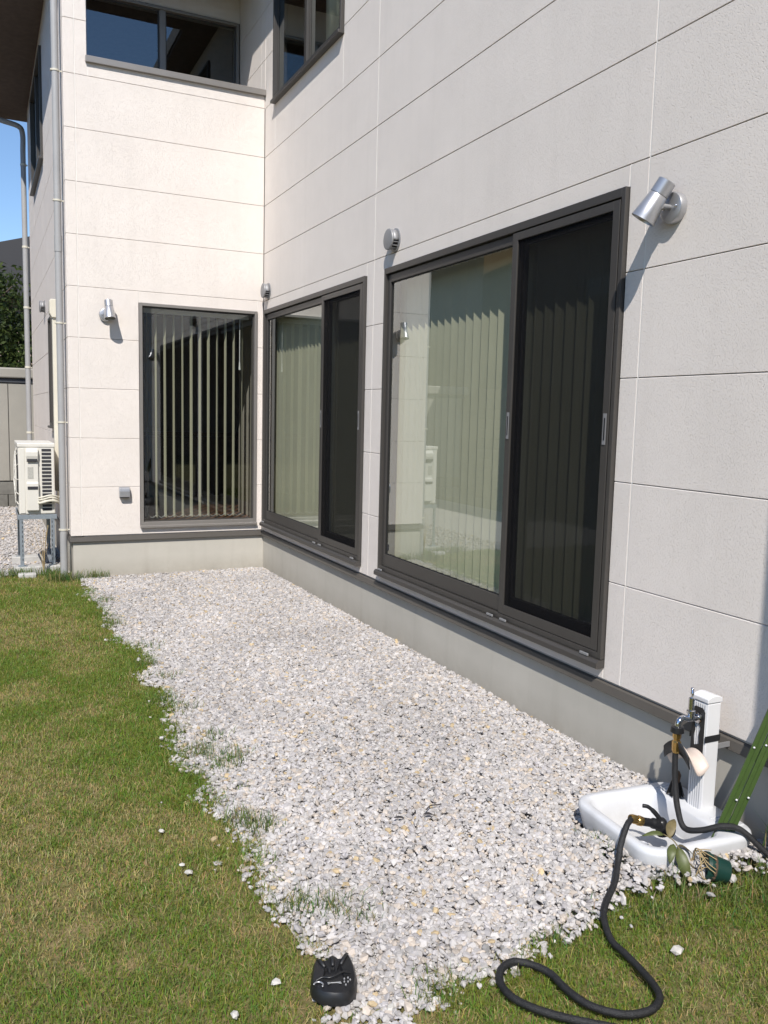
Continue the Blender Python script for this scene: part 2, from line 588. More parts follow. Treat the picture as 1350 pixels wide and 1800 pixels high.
CHIP_V = np.array([(x, y, z) for z in (-1, 1) for y in (-1, 1) for x in (-1, 1)], float) * 0.78
CHIP_F = np.array([(0, 2, 3), (0, 3, 1), (4, 5, 7), (4, 7, 6), (0, 1, 5), (0, 5, 4), (2, 6, 7), (2, 7, 3), (0, 4, 6), (0, 6, 2), (1, 3, 7), (1, 7, 5)])
def chips(px, py, pz, smin, smax, fine):
    """angular chips: fine ones are broken icosahedra, far ones boxes with their corners pushed about"""
    n = len(px)
    if fine:
        bv, bf = icosa()
        V = np.repeat(bv[None], n, 0) * (1 + rng.normal(0, 0.20, (n, 12, 1)))
        V = np.sign(V) * np.abs(V) ** 0.66
    else:
        bv, bf = CHIP_V, CHIP_F
        V = np.repeat(bv[None], n, 0) * (1 + rng.normal(0, 0.21, (n, 8, 3)))
    nv = len(bv)
    L = (smin + (smax - smin) * rng.random(n) ** 1.6) * 0.5
    S = np.stack([L, L * rng.uniform(0.55, 0.95, n), L * rng.uniform(0.32, 0.66, n)], 1)
    V = V * S[:, None, :]
    V = np.einsum('nij,nkj->nki', rot_matrices(n, 0.36), V)
    V += np.stack([px, py, pz], 1)[:, None, :]
    F = (bf[None] + (np.arange(n) * nv)[:, None, None]).reshape(-1, 3)
    c = np.tile(np.array([0.455, 0.432, 0.415]), (n, 1)) * rng.uniform(0.74, 1.16, (n, 1))
    k = rng.random(n)
    c[k < 0.22] *= np.array([0.90, 0.90, 0.93])
    c[(k > 0.22) & (k < 0.38)] *= np.array([1.06, 0.98, 0.88])
    y = k > 0.982
    c[y] = np.array([0.46, 0.36, 0.22]) * rng.uniform(0.85, 1.15, (y.sum(), 1))
    y = (k > 0.970) & (k < 0.982)
    c[y] = np.array([0.27, 0.265, 0.26]) * rng.uniform(0.7, 1.2, (y.sum(), 1))
    # dust: patches where the stone is a little duller
    c *= (0.90 + 0.18 * vnoise(px, py, 2.3, 31))[:, None]
    return V.reshape(-1, 3), F, np.repeat(np.clip(c, 0.02, 0.86), nv, 0)

def stones(name, px, py, pz, smin, smax, split=3.3):
    near = py < split
    parts_ = [chips(px[q], py[q], pz[q], smin, smax, f) for q, f in ((near, True), (~near, False)) if q.any()]
    return mesh_np(name, *join(parts_), 'stones')

def join(parts):
    Vs, Fs, Cs, o = [], [], [], 0
    for v, f, c in parts:
        Vs.append(v); Fs.append(f + o); Cs.append(c); o += len(v)
    return np.concatenate(Vs), np.concatenate(Fs), np.concatenate(Cs)

# gravel of the bed: dense chips, thinning out into the lawn along its edge
n = 140000
px, py = rng.uniform(-1.95, 0.03, n), rng.uniform(1.05, 7.62, n)
ins = inside(px, py, BED)
d = edge_dist(px, py)
sd = np.where(ins, d, -d) + 0.11 * (vnoise(px, py, 5, 5) - 0.5) + 0.09 * (vnoise(px, py, 14, 6) - 0.5)
keep = rng.random(n) < np.clip(0.52 + sd / 0.15, 0.004, 1)
keep &= ~((sd < -0.12) & (rng.random(n) > 0.06))
keep &= (px > XL + 0.06) | (py < 7.45)
keep &= ~((px > -.52) & (px < -.06) & (py > 1.40) & (py < 1.82))
px, py = px[keep], py[keep]
pz = gravel_z(px, py) - 0.012 + rng.uniform(-0.008, 0.007, len(px))
o = stones('gravel', px, py, pz, 0.011, 0.034)
o['kind'] = 'stuff'
tag(o, 'white crushed stone gravel strip along the house wall', 'gravel')
# gravel beside the house, behind the lawn
n = 9000
px, py = rng.uniform(-3.4, -1.84, n), rng.uniform(7.96, 14.0, n)
o = stones('gravel', px, py, 0.014 + rng.uniform(-0.008, 0.010, n), 0.022, 0.040)
o['kind'] = 'stuff'
tag(o, 'pale gravel around the air conditioner stand beside the house', 'gravel')

# ------------------------------------------------------------------ house
house = thing('house', 'two-storey house clad in pale cream panels with dark bronze windows', 'house')

WR = 0.0       # right wall plane x = 0, normal -x
def on_right(u, z, d): return (d, u, z)
def on_back(u, z, d): return (u, YB + d, z)
def on_left(u, z, d): return (XL + d, u, z)

W1 = (5.085, 7.515, 0.49, 2.60)
W2 = (2.325, 4.748, 0.49, 2.60)
WU = (5.61, 7.27, 4.47, 5.72)
WB = (-1.202, -0.066, 0.49, 2.59)
WLOG = (-1.63, 0.05, 4.64, 7.0)
WS = (10.25, 12.2, 4.47, 5.70)
WN = (9.25, 9.62, 1.39, 2.58)
TOP = 5.95

def split_wall(u0, u1, joints, openings, z0, z1, ph):
    """rectangles of cladding between joints and openings, plus vertical joint segments"""
    rects, seams = [], []
    k = 0
    while z0 + k * ph < z1 - 1e-6:
        a, b = z0 + k * ph, min(z0 + (k + 1) * ph, z1)
        ops = [w for w in openings if w[2] < b - 1e-6 and w[3] > a + 1e-6]
        br = {u0, u1} | set(joints)
        for w in ops:
            br |= {w[0], w[1]}
        br = sorted(x for x in br if u0 - 1e-9 <= x <= u1 + 1e-9)
        for (p, q) in zip(br[:-1], br[1:]):
            if q - p < 1e-4:
                continue
            w = next((w for w in ops if w[0] <= p + 1e-6 and w[1] >= q - 1e-6), None)
            if w is None:
                rects.append((p, q, a, b))
            else:
                if w[2] > a + 0.01: rects.append((p, q, a, w[2]))
                if w[3] < b - 0.01: rects.append((p, q, w[3], b))
        for x in br[1:-1]:
            w = next((w for w in ops if w[0] + 1e-6 < x < w[1] - 1e-6), None)
            ends = [w for w in ops if abs(w[0] - x) < 1e-6 or abs(w[1] - x) < 1e-6]
            if w is not None:
                continue
            if ends:
                w = ends[0]
                if w[2] > a: seams.append((x, a, min(b, w[2])))
                if w[3] < b: seams.append((x, max(a, w[3]), b))
            else:
                seams.append((x, a, b))
        k += 1
    return rects, seams

def panel(P, u0, u1, a, b):
    e = 0.0035
    m = MB()
    lo = [(u0 + e + .0015, a + .002), (u1 - e - .0015, a + .002), (u1 - e - .0015, b - .0055), (u0 + e + .0015, b - .0055)]
    mi = [(u0 + e, a + .001), (u1 - e, a + .001), (u1 - e, b - .002), (u0 + e, b - .002)]
    vs = [P(u, z, 0.0) for u, z in lo] + [P(u, z, 0.0015 if i < 2 else 0.0045) for i, (u, z) in enumerate(mi)] + [P(u, z, 0.009) for u, z in mi]
    fs = [(0, 1, 2, 3), (8, 11, 10, 9)]
    for i in range(4):
        j = (i + 1) % 4
        fs += [(i, j, 4 + j, 4 + i), (4 + i, 4 + j, 8 + j, 8 + i)]
    m.add(vs, fs)
    return m.build('siding_panel', 'siding', house)

def clad(P, u0, u1, joints, openings, z0=ZS, z1=TOP):
    rects, seams = split_wall(u0, u1, joints, openings, z0, z1, PH)
    for r in rects:
        panel(P, *r)
    runs = {}
    for (x, a, b) in seams:
        if b - a > 0.004:
            runs.setdefault(round(x, 4), []).append((a, b))
    for x, l in runs.items():
        l.sort()
        mg = [list(l[0])]
        for a, b in l[1:]:
            if abs(a - mg[-1][1]) < 1e-3: mg[-1][1] = b
            else: mg.append([a, b])
        for a, b in mg:
            s = MB()
            s.box(P(x - .0033, a + .001, .0012), P(x + .0033, b - .001, .0085))
            s.build('sealant_strip', 'sealant', house)

clad(on_right, 0.56, YB - 0.001, [2.21, 4.96], [W1, W2, WU])
clad(on_right, YB + 0.002, 8.5, [7.72], [], z0=ZS + 9 * PH, z1=TOP)      # the same wall inside the balcony recess
clad(on_back, XL + 0.0, -0.002, [-1.735], [WB, WLOG])
clad(on_left, YB + 0.002, 13.5, [7.70, 10.6], [WS, WN])

# backing behind the boards, with the openings left free (light stays out of the rooms)
def core(P, u0, u1, openings, z0, z1, d0, d1):
    m = MB()
    zs = sorted({z0, z1} | {min(max(z, z0), z1) for w in openings for z in w[2:]})
    for a, b in zip(zs[:-1], zs[1:]):
        ops = [w for w in openings if w[2] < b - 1e-6 and w[3] > a + 1e-6]
        us = sorted({u0, u1} | {min(max(u, u0), u1) for w in ops for u in w[:2]})
        for p, q in zip(us[:-1], us[1:]):
            if q - p > 1e-5 and not any(w[0] <= p + 1e-6 and w[1] >= q - 1e-6 for w in ops):
                m.box(P(p, a, d0), P(q, b, d1))
    return m
core(on_right, 0.553, 8.5, [W1, W2, WU], 0.41, TOP, 0.0095, 0.10).build('wall_backing', 'core', house)
core(on_back, XL + 0.11, -0.0, [WB, WLOG], 0.41, TOP, 0.0095, 0.10).build('wall_backing', 'core', house)
core(on_left, YB + 0.0165, 13.49, [WS, WN], 0.41, TOP, 0.0095, 0.10).build('wall_backing', 'core', house)
m = MB(); m.box((XL + .02, 13.495, 0.0), (4.6, 13.6, TOP)); m.box((4.5, 0.553, 0.0), (4.6, 13.495, TOP))
m.build('rear_wall', 'siding', house)
m = MB(); m.box((-0.5, -3.6, 0.0), (4.6, 0.55, TOP)); m.build('near_shadow_block', 'siding', house)  # unseen block added to cast the shadow at the long wall's near end

# rooms behind the windows
m = MB(); m.box((-1.72, 7.69, 0.42), (4.5, 13.49, 0.50)); m.box((0.102, 0.553, 0.42), (4.5, 7.69, 0.50)); m.build('room_floor', 'room_floor', house)
m = MB(); m.box((-1.72, 7.69, 2.80), (4.5, 13.49, 2.95)); m.box((0.102, 0.553, 2.80), (4.5, 7.69, 2.95)); m.build('room_ceiling', 'room_wall', house)
m = MB(); m.box((-1.70, 10.6, 0.50), (1.1, 10.7, 2.80)); m.box((3.2, 0.56, 0.50), (3.3, 13.4, 2.80)); m.build('room_wall', 'room_wall', house)
m = MB(); m.box((-1.5, 10.38, 1.28), (0.6, 10.6, 1.33)); m.box((-1.5, 10.42, 0.50), (0.6, 10.6, 1.27)); m.build('counter', 'wood_dark', house)
m = MB(); m.box((-0.93, 10.578, 1.98), (-0.79, 10.598, 2.22)); m.build('control_panel', 'white_plastic', house, bevel=.004)

# balcony recess above the left wing's front
m = MB()
m.box((-1.72, 8.5, 3.0), (0.0, 8.58, 5.02)); m.box((-1.72, 8.5, 5.64), (0.0, 8.58, TOP)); m.box((-1.72, 8.5, 5.02), (-1.62, 8.58, 5.64))
m.build('balcony_wall', 'siding', house)
m = MB(); m.box((-1.63, 7.69, 3.9), (0.0, 8.5, 4.0)); m.build('balcony_floor', 'foundation', house)
m = MB(); m.box((-1.72, YB + .02, 4.0), (-1.632, 8.5, TOP)); m.build('balcony_side_wall', 'siding', house)
m = MB(); m.box((-1.645, YB - .03, 4.625), (-.001, YB + .135, 4.68)); m.build('parapet_cap', 'bronze_light', house, bevel=.004)

# foundation and drip flashing
m = MB(); m.box((0.018, 0.553, -0.2), (0.3, 7.603, 0.405)); m.build('foundation', 'foundation', house)
m = MB(); m.box((XL + .018, YB + .018, -0.2), (0.3, YB + 0.3, 0.404)); m.box((XL + .018, YB + .3, -0.2), (XL + .3, 13.48, 0.404)); m.build('foundation', 'foundation', house)
prof = lambda P, u, s: [P(u, 0.409, 0.012), P(u, 0.403, -0.006 * s), P(u, 0.366, -0.012 * s), P(u, 0.362, -0.008 * s), P(u, 0.366, 0.017)]
def flash(P, u0, u1):
    m = MB()
    a, b = prof(P, u0, 1), prof(P, u1, 1)
    k = len(a)
    m.add(a + b, [tuple(range(k)), tuple(range(k, 2 * k))[::-1]] + [(i, (i + 1) % k, k + (i + 1) % k, k + i) for i in range(k)])
    m.build('drip_flashing', 'flashing', house)
flash(on_right, 0.555, YB - 0.012)
flash(on_back, XL - 0.012, 0.0)
flash(on_left, YB + 0.0, 13.5)

# roof: eaves over the wing and over the long wall
m = MB(); m.box((-2.32, 7.37, TOP), (4.9, 14.0, TOP + .03)); m.box((-0.34, -4.0, TOP), (4.9, 7.368, TOP + .03)); m.build('soffit', 'soffit', house)
m = MB(); m.box((-2.34, 7.35, TOP + .031), (4.95, 14.02, TOP + .2)); m.box((-0.36, -4.05, TOP + .031), (4.95, 7.348, TOP + .2)); rf = m.build('roof', 'roof', house)
m = MB()
m.add([(-2.34, 7.35, TOP + .201), (4.95, 7.35, TOP + .201), (4.95, 14.02, TOP + .201), (-2.34, 14.02, TOP + .201), (0.4, 10.7, TOP + 1.5), (2.2, 10.7, TOP + 1.5)],
      [(0, 1, 5, 4), (1, 2, 5), (2, 3, 4, 5), (3, 0, 4)])
m.build('roof_slope', 'roof', rf)

# ------------------------------------------------------------------ windows
def ring(m, P, u0, u1, z0, z1, w, d0, d1, wb=None, wt=None):
    """rectangular frame: stile width w, bottom rail wb, top rail wt"""
    wb = wb or w
    wt = wt or w
    m.box(P(u0, z0, d0), P(u0 + w, z1, d1))
    m.box(P(u1 - w, z0, d0), P(u1, z1, d1))
    m.box(P(u0 + w, z0, d0), P(u1 - w, z0 + wb, d1))
    m.box(P(u0 + w, z1 - wt, d0), P(u1 - w, z1, d1))
    return m

def pane(P, u0, u1, z0, z1, d, parent, name='glass_pane', m='glass'):
    q = MB()
    q.add([P(u0, z0, d), P(u1, z0, d), P(u1, z1, d), P(u0, z1, d)], [(0, 1, 2, 3)])
    return q.build(name, m, parent)

def sliding_window(W, mid):
    u0, u1, z0, z1 = W            # u0 nearer the camera
    m = MB()
    ring(m, on_right, u0, u1, z0 + .02, z1, 0.024, -0.022, 0.10, wb=0.03, wt=0.040)
    win = m.build('window', 'bronze', house, bevel=.002)
    # sill with a small drip nose
    m = MB()
    pts = [(0.02, 0), (-0.036, 0), (-0.048, -0.012), (-0.048, -0.036), (-0.040, -0.040), (0.0, -0.036), (0.02, -0.034)]
    m.prism([(d, u0 - .004, z0 + .02 + h - .001) for d, h in pts], (0, u1 - u0 + .008, 0))
    m.build('sill', 'bronze', win)
    # fixed sash, far side
    m = MB()
    ring(m, on_right, mid - .01, u1 - .031, z0 + .053, z1 - .047, 0.042, -0.004, 0.026, wb=0.085, wt=0.05)
    m.build('sash', 'bronze', win, bevel=.002)
    pane(on_right, mid + .032, u1 - .073, z0 + .138, z1 - .097, 0.010, win)
    m = MB()
    ring(m, on_right, mid + .032, u1 - .073, z0 + .138, z1 - .097, 0.006, 0.004, 0.009)
    m.build('glazing_gasket', 'gasket', win)
    # sliding sash on the inner track, near side
    m = MB()
    ring(m, on_right, u0 + .031, mid + .035, z0 + .053, z1 - .047, 0.055, 0.036, 0.066, wb=0.085, wt=0.05)
    m.build('sash', 'gasket', win, bevel=.002)
    pane(on_right, u0 + .086, mid - .02, z0 + .138, z1 - .097, 0.05, win)
    # insect screen on the outer track
    m = MB()
    ring(m, on_right, u0 + .034, mid + .012, z0 + .053, z1 - .047, 0.044, -0.020, -0.006, wb=0.05, wt=0.04)
    m.build('screen_frame', 'bronze', win, bevel=.002)
    pane(on_right, u0 + .08, mid - .034, z0 + .103, z1 - .087, -0.012, win, 'insect_screen', 'screen')
    # finger pulls
    for u in (u0 + .057, mid - .011):
        m = MB(); m.box((-.0235, u - .010, 1.49), (-.0205, u + .010, 1.63))
        h = m.build('finger_pull', 'silver_matt', win)
        m = MB(); m.box((-.0252, u - .005, 1.51), (-.0238, u + .002, 1.61)); m.build('finger_recess', 'gasket', win)
    # drainage clips along the bottom track
    for u in (u0 + .10, mid - .06, mid + .07, u1 - .07):
        m = MB(); m.box((-.040, u - .03, z0 + .0205), (-.0305, u + .03, z0 + .034)); m.build('drain_clip', 'silver_matt', win, bevel=.003)
    return win
win1 = sliding_window(W1, 5.93)
win2 = sliding_window(W2, 3.17)
m = MB(); m.box((0.0085, W2[1] - .115, 0.655), (0.0093, W2[1] - .09, 0.70)); m.build('glass_sticker', 'dark_slot', win2)

def fixed_window(P, W, name='window', frame='bronze_light', mids=(), depth=-0.018, sill=True, dpane=0.02):
    u0, u1, z0, z1 = W
    m = MB()
    ring(m, P, u0, u1, z0, z1, 0.028, depth, 0.10, wb=0.045)
    for x in mids:
        m.box(P(x - .03, z0 + .045, depth + .012), P(x + .03, z1 - .028, 0.06))
    w = m.build(name, frame, house, bevel=.002)
    us = [u0 + .028] + [c for x in mids for c in (x - .03, x + .03)] + [u1 - .028]
    for a, b in zip(us[::2], us[1::2]):
        pane(P, a, b, z0 + .045, z1 - .028, dpane, w)
        q = MB(); ring(q, P, a, b, z0 + .045, z1 - .028, 0.012, dpane - .012, dpane - .002); q.build('glazing_gasket', 'bronze', w)
    if sill:
        q = MB()
        a, b = P(u0 - .004, z0 + .012, depth - .022), P(u1 + .004, z0 - .012, 0.01)
        q.box(a, b); q.build('sill', frame, w, bevel=.003)
    return w
fixed_window(on_back, WB, mids=())
fixed_window(on_right, WU, frame='bronze', mids=(6.42,), depth=-0.03)
fixed_window(on_left, WS, frame='bronze', mids=(11.2,), depth=-0.03)
fixed_window(on_left, WN, frame='bronze', depth=-0.03)
fixed_window(lambda u, z, d: (u, 8.5 + d, z), (-1.615, -0.012, 4.2, 5.625), frame='bronze_light', mids=(-0.80,), depth=-0.03, sill=False)

# ------------------------------------------------------------------ vertical blinds behind the ground floor windows
def blind(label, axis, u0, u1, depth, z0, z1, pitch, ang, jit, wid, group):
    root = thing('vertical_blind', label, 'blind', (0, 0, 0), group)
    P = on_right if axis == 'y' else on_back
    m = MB(); m.box(P(u0, z1, depth - .02), P(u1, z1 + .04, depth + .02)); m.build('headrail', 'white_plastic', root)
    n = int((u1 - u0) / pitch)
    for i in range(n):
        u = u0 + (i + .5) * pitch
        a = math.radians(ang + random.uniform(-jit, jit))
        tw = math.radians(random.uniform(-jit, jit) * .5)
        rows = []
        for z, k in ((z0, 1.0), (z0 + .7, .6), (z0 + 1.4, .25), (z1, 0.0)):
            b = a + tw * k
            row = []
            for s in (-1, -.5, 0, .5, 1):
                du, dd = math.cos(b) * s * wid / 2, -math.sin(b) * s * wid / 2
                bow = .004 * (1 - s * s)
                row.append(P(u + du + bow * math.sin(b), z, depth + dd + bow * math.cos(b)))
            rows.append(row)
        m = MB(); m.grid(rows)
        sl = m.build('slat', 'slat', root, smooth=True)
        du, dd = math.cos(a + tw) * wid / 2 * .96, -math.sin(a + tw) * wid / 2 * .96
        m = MB()
        m.prism([P(u - du, z0 - .03, depth - dd), P(u + du, z0 - .03, depth + dd), P(u + du, z0 + .012, depth + dd), P(u - du, z0 + .012, depth - dd)], (0.003, 0.003, 0))
        m.build('weight', 'slat', sl)
    # bead chain linking the bottom weights
    pts = []
    for i in range(n):
        u = u0 + (i + .5) * pitch
        pts.append(P(u, z0 - .005, depth - .02))
        if i < n - 1: pts.append(P(u + pitch / 2, z0 - .03, depth - .02))
    if ang > 45:
        m = MB(); m.tube(bez(pts, 4), .0016, 5); m.build('bead_chain', 'white_plastic', root)
        m = MB(); m.tube([P(u1 - .10, z1, depth - .05), P(u1 - .10, z1 - .42, depth - .05)], .004, 8)
        m.tube([P(u1 - .10, z1 - .42, depth - .05), P(u1 - .10, z1 - .50, depth - .05)], [.006, .010], 8); m.build('pull_cord', 'white_plastic', root)
    del root['_off']
    return root
blind('pale green vertical blind closed behind the large window nearest the tap', 'y', 2.36, 5.02, 0.135, 0.62, 2.535, 0.0885, 17, 3.0, 0.10, 'vertical blinds')
blind('pale green vertical blind closed behind the window beside the inner corner', 'y', 5.12, 7.78, 0.135, 0.62, 2.535, 0.0885, 19, 5.0, 0.10, 'vertical blinds')
blind('pale green vertical blind with its slats turned open in the narrow wing window', 'x', -1.15, -0.11, 0.16, 0.585, 2.52, 0.085, 94, 8.0, 0.09, 'vertical blinds')
# curtain strip in the upper window
rows = [[(0.13 + .012 * math.sin(i * 1.4), 5.95 + i * .035, z) for i in range(12)] for z in (4.5, 5.75)]
m = MB(); m.grid(rows)
tag(m.build('curtain', 'curtain', None, smooth=True, thick=.002), 'pale gathered curtain behind the upper window of the long wall', 'curtain')

# ------------------------------------------------------------------ wall lamps, vents
def spotlight(label, base, nrm, side, aim, neck):
    """base: centre of the plate on the wall, nrm: outward normal, aim: direction of the lens, neck: where the head hangs"""
    root = thing('wall_spotlight', label, 'lamp', base, 'wall spotlights')
    b, nv = Vector(base), Vector(nrm)
    m = MB(); m.lathe(b, nv, [(0.0, .062), (.022, .062), (.030, .058), (.033, .050), (.033, .0)], 40); m.build('wall_plate', 'silver', root, smooth=True, auto=35)
    m = MB()
    for s in (-1, 1):
        c = b + Vector(side) * s * .035 + nv * .033
        m.lathe(c, nv, [(0, .007), (.004, .007), (.007, .004), (.007, 0)], 12)
    m.build('screw', 'chrome', root, smooth=True)
    h = b + Vector(neck)
    aim = Vector(aim).normalized()
    m = MB(); m.tube(bez([b + nv * .03, b + nv * .055 + Vector(neck) * .1, h - (h - b) * .25], 6), .011, 12); m.lathe(b + nv * .06 - Vector(side) * .012 + Vector(neck) * .25, side, [(0, .017), (.024, .017)], 16)
    m.build('knuckle', 'silver_matt', root, smooth=True, auto=40)
    top = h - aim * .088
    m = MB(); m.lathe(top, aim, [(0, .0), (.001, .032), (.004, .037), (.060, .038), (.061, .0355), (.064, .038), (.158, .050), (.170, .052), (.172, .0475), (.153, .045), (.151, .0)], 48)
    m.build('lamp_head', 'silver', root, smooth=True, auto=35)
    m = MB(); m.lathe(top + aim * .157, aim, [(0, .0), (.0005, .0445), (.003, .0445), (.004, .0)], 36); m.build('lens', 'lamp_glass', root, smooth=True, auto=35)
    put(root)
spotlight('silver wall spotlight on the long wall beside the large window', (0.0, 2.045, 2.452), (-1, 0, 0), (0, 1, 0), (-0.33, 0.40, -0.86), (-0.092, 0.022, 0.022))
spotlight('small silver wall spotlight on the wing above the vent hood', (-1.497, YB, 2.455), (0, -1, 0), (1, 0, 0), (0.05, -0.25, -0.96), (0.015, -0.115, 0.038))

def vent_cap(label, base, nrm, side):
    root = thing('round_vent', label, 'vent', base, 'round vent caps')
    b, nv, sd = Vector(base), Vector(nrm), Vector(side)
    upv = Vector((0, 0, 1))
    m = MB(); m.lathe(b, nv, [(0, .078), (.006, .078), (.008, .072), (.008, 0)], 36); m.build('flange', 'silver_matt', root, smooth=True, auto=30)
    m = MB(); m.lathe(b + nv * .048, nv, [(0, .0), (.0, .068), (.006, .070), (.012, .068), (.0145, .060), (.015, 0)], 40); m.build('cover', 'silver_matt', root, smooth=True, auto=30)
    # upper half shroud and ribs below
    m = MB()
    pts = []
    for k in range(21):
        a = math.radians(-10 + 200 * k / 20)
        pts.append((sd * math.cos(a) + upv * math.sin(a)))
    rows = [[b + nv * .006 + p * .066 for p in pts], [b + nv * .05 + p * .066 for p in pts]]
    m.grid(rows); m.build('shroud', 'silver_matt', root, smooth=True, thick=.003)
    for k in range(7):
        a = math.radians(200 + 140 * k / 6)
        d = sd * math.cos(a) + upv * math.sin(a)
        m = MB(); m.tube([b + nv * .006 + d * .06, b + nv * .05 + d * .06], .004, 6); m.build('rib', 'silver_matt', root)
    m = MB(); m.lathe(b, nv, [(.0085, .05), (.046, .05)], 24); m.build('inner_mesh', 'gasket', root)
    put(root)
vent_cap('round grey vent cap above the far end of the large window', (0, 4.625, 2.772), (-1, 0, 0), (0, -1, 0))
vent_cap('round grey vent cap next to the inner corner above the second window', (0, 7.43, 2.775), (-1, 0, 0), (0, -1, 0))
vent_cap('round grey vent cap on the sunlit side wall beyond the downpipe', (XL, 10.45, 2.80), (-1, 0, 0), (0, -1, 0))

# square vent hood low on the wing
root = thing('vent_hood', 'small silver vent hood low on the wing beside the narrow window', 'vent', (-1.353, YB, 0.82))
m = MB()
prof_ = [(0, .05), (-.035, .05), (-.05, .035), (-.055, .01), (-.055, -.045), (0, -.045)]
m.prism([(-1.40, YB + d, .825 + h) for d, h in prof_], (.094, 0, 0)); m.build('hood', 'silver', root, bevel=.003)
m = MB(); m.box((-1.392, YB - .05, .772), (-1.314, YB - .004, .7795)); m.build('louvre', 'gasket', root)
put(root)

# ------------------------------------------------------------------ downpipes
root = thing('downpipe', 'grey plastic downpipe at the outer corner of the wing', 'downpipe', (-1.885, 7.72, 0))
m = MB(); m.tube([(-1.885, 7.72, 0.42), (-1.885, 7.72, TOP - .01)], .030, 24); m.build('pipe', 'grey_pipe', root, smooth=True, auto=40)
m = MB(); m.tube([(-1.885, 7.72, -0.02), (-1.885, 7.72, 0.44)], .033, 24); m.build('lower_pipe', 'grey_pipe', root, smooth=True, auto=40)
m = MB(); m.tube([(-1.885, 7.72, 3.0), (-1.885, 7.72, 3.14)], .0335, 24); m.build('socket', 'grey_pipe', root, smooth=True, auto=40)
for z in (4.55, 3.44, 2.36, 1.46, 0.46):
    m = MB(); m.tube([(-1.885, 7.72, z), (-1.885, 7.72, z + .016)], .035, 24); m.box((-1.86, 7.716, z + .003), (XL, 7.724, z + .013)); m.box((-1.925, 7.70, z + .002), (-1.915, 7.74, z + .014))
    m.build('bracket', 'beige_plastic', root)
put(root)
root = thing('downpipe', 'grey downpipe with a bent head at the far end of the side wall', 'downpipe', (-1.89, 13.62, 0))
m = MB(); m.tube(bez([(-2.28, 13.72, 5.92), (-2.20, 13.70, 5.84), (-1.95, 13.64, 5.77), (-1.89, 13.62, 5.66), (-1.89, 13.62, 5.4)], 5) + [Vector((-1.89, 13.62, 3)), Vector((-1.89, 13.62, 0))], .038, 18)
m.build('pipe', 'grey_pipe', root, smooth=True, auto=40)
for z in (5.2, 4.0, 3.1, 2.2, 1.2):
    m = MB(); m.tube([(-1.89, 13.62, z), (-1.89, 13.62, z + .03)], .044, 18); m.box((-1.86, 13.61, z + .005), (XL, 13.63, z + .02)); m.build('bracket', 'beige_plastic', root)
put(root)

# duct cover for the refrigerant pipes
root = thing('duct_cover', 'beige duct cover running up the side wall behind the downpipe', 'duct cover', (-1.86, 8.62, 0.8))
m = MB(); m.box((-1.885, 8.60, 0.75), (-1.832, 8.68, 2.52)); m.build('cover', 'beige_plastic', root, bevel=.008)
m = MB(); m.prism([(-1.832, 8.575, 2.50), (-1.89, 8.575, 2.50), (-1.91, 8.575, 2.54), (-1.91, 8.575, 2.66), (-1.90, 8.575, 2.68), (-1.832, 8.575, 2.68)], (0, .13, 0)); m.build('wall_cap', 'beige_plastic', root, bevel=.006)
put(root)

# ------------------------------------------------------------------ air conditioner on its stand
X0, X1, Y0, Y1, ZB, ZT = -2.250, -1.928, 8.05, 8.83, 0.580, 1.248
root = thing('air_conditioner', 'beige outdoor air conditioner unit on a grey metal stand', 'air conditioner', (-2.09, 8.44, ZB))
m = MB(); m.box((X0, Y0, ZB), (X1, Y1, ZT)); m.build('body', 'ac', root, bevel=.012, seg=3)
m = MB(); m.box((X0 - .006, Y0 - .006, ZT - .028), (X1 + .006, Y1 + .006, ZT + .012)); m.build('top_cover', 'ac', root, bevel=.008)
# valve cover with two hand recesses
xc0, xc1 = X0 + .068, X0 + .175
m = MB(); m.prism([(xc0, Y0, ZB + .03), (xc0, Y0 - .035, ZB + .04), (xc0, Y0 - .035, ZB + .30), (xc0, Y0 - .022, ZB + .31), (xc0, Y0 - .022, ZB + .50), (xc0, Y0 - .038, ZB + .56), (xc0, Y0 - .038, ZB + .60), (xc0, Y0 - .02, ZB + .63), (xc0, Y0, ZB + .63)], (xc1 - xc0, 0, 0))
vc = m.build('valve_cover', 'ac', root, bevel=.006)
for zz in (ZB + .505, ZB + .243):
    m = MB(); m.box((xc0 + .008, Y0 - .041, zz), (xc1 - .008, Y0 - .0355, zz + .028)); m.build('hand_recess', 'dark_slot', vc, bevel=.002)
m = MB(); m.box((xc0 + .012, Y0 - .0245, ZB + .345), (xc0 + .062, Y0 - .0228, ZB + .455)); m.build('rating_label', 'sticker', vc)
m = MB(); m.box((X0 + .012, Y0 - .004, ZB + .012), (X0 + .055, Y0 - .0005, ZT - .04)); m.build('corner_post', 'ac', root, bevel=.002)
for zz in [ZB + .035 + i * .0355 for i in range(17)]:
    if zz < ZT - .05:
        m = MB(); m.box((X1 - .115, Y0 - .004, zz), (X1 - .03, Y0 - .0008, zz + .024)); m.build('coil_slot', 'dark_slot', root, bevel=.0015)
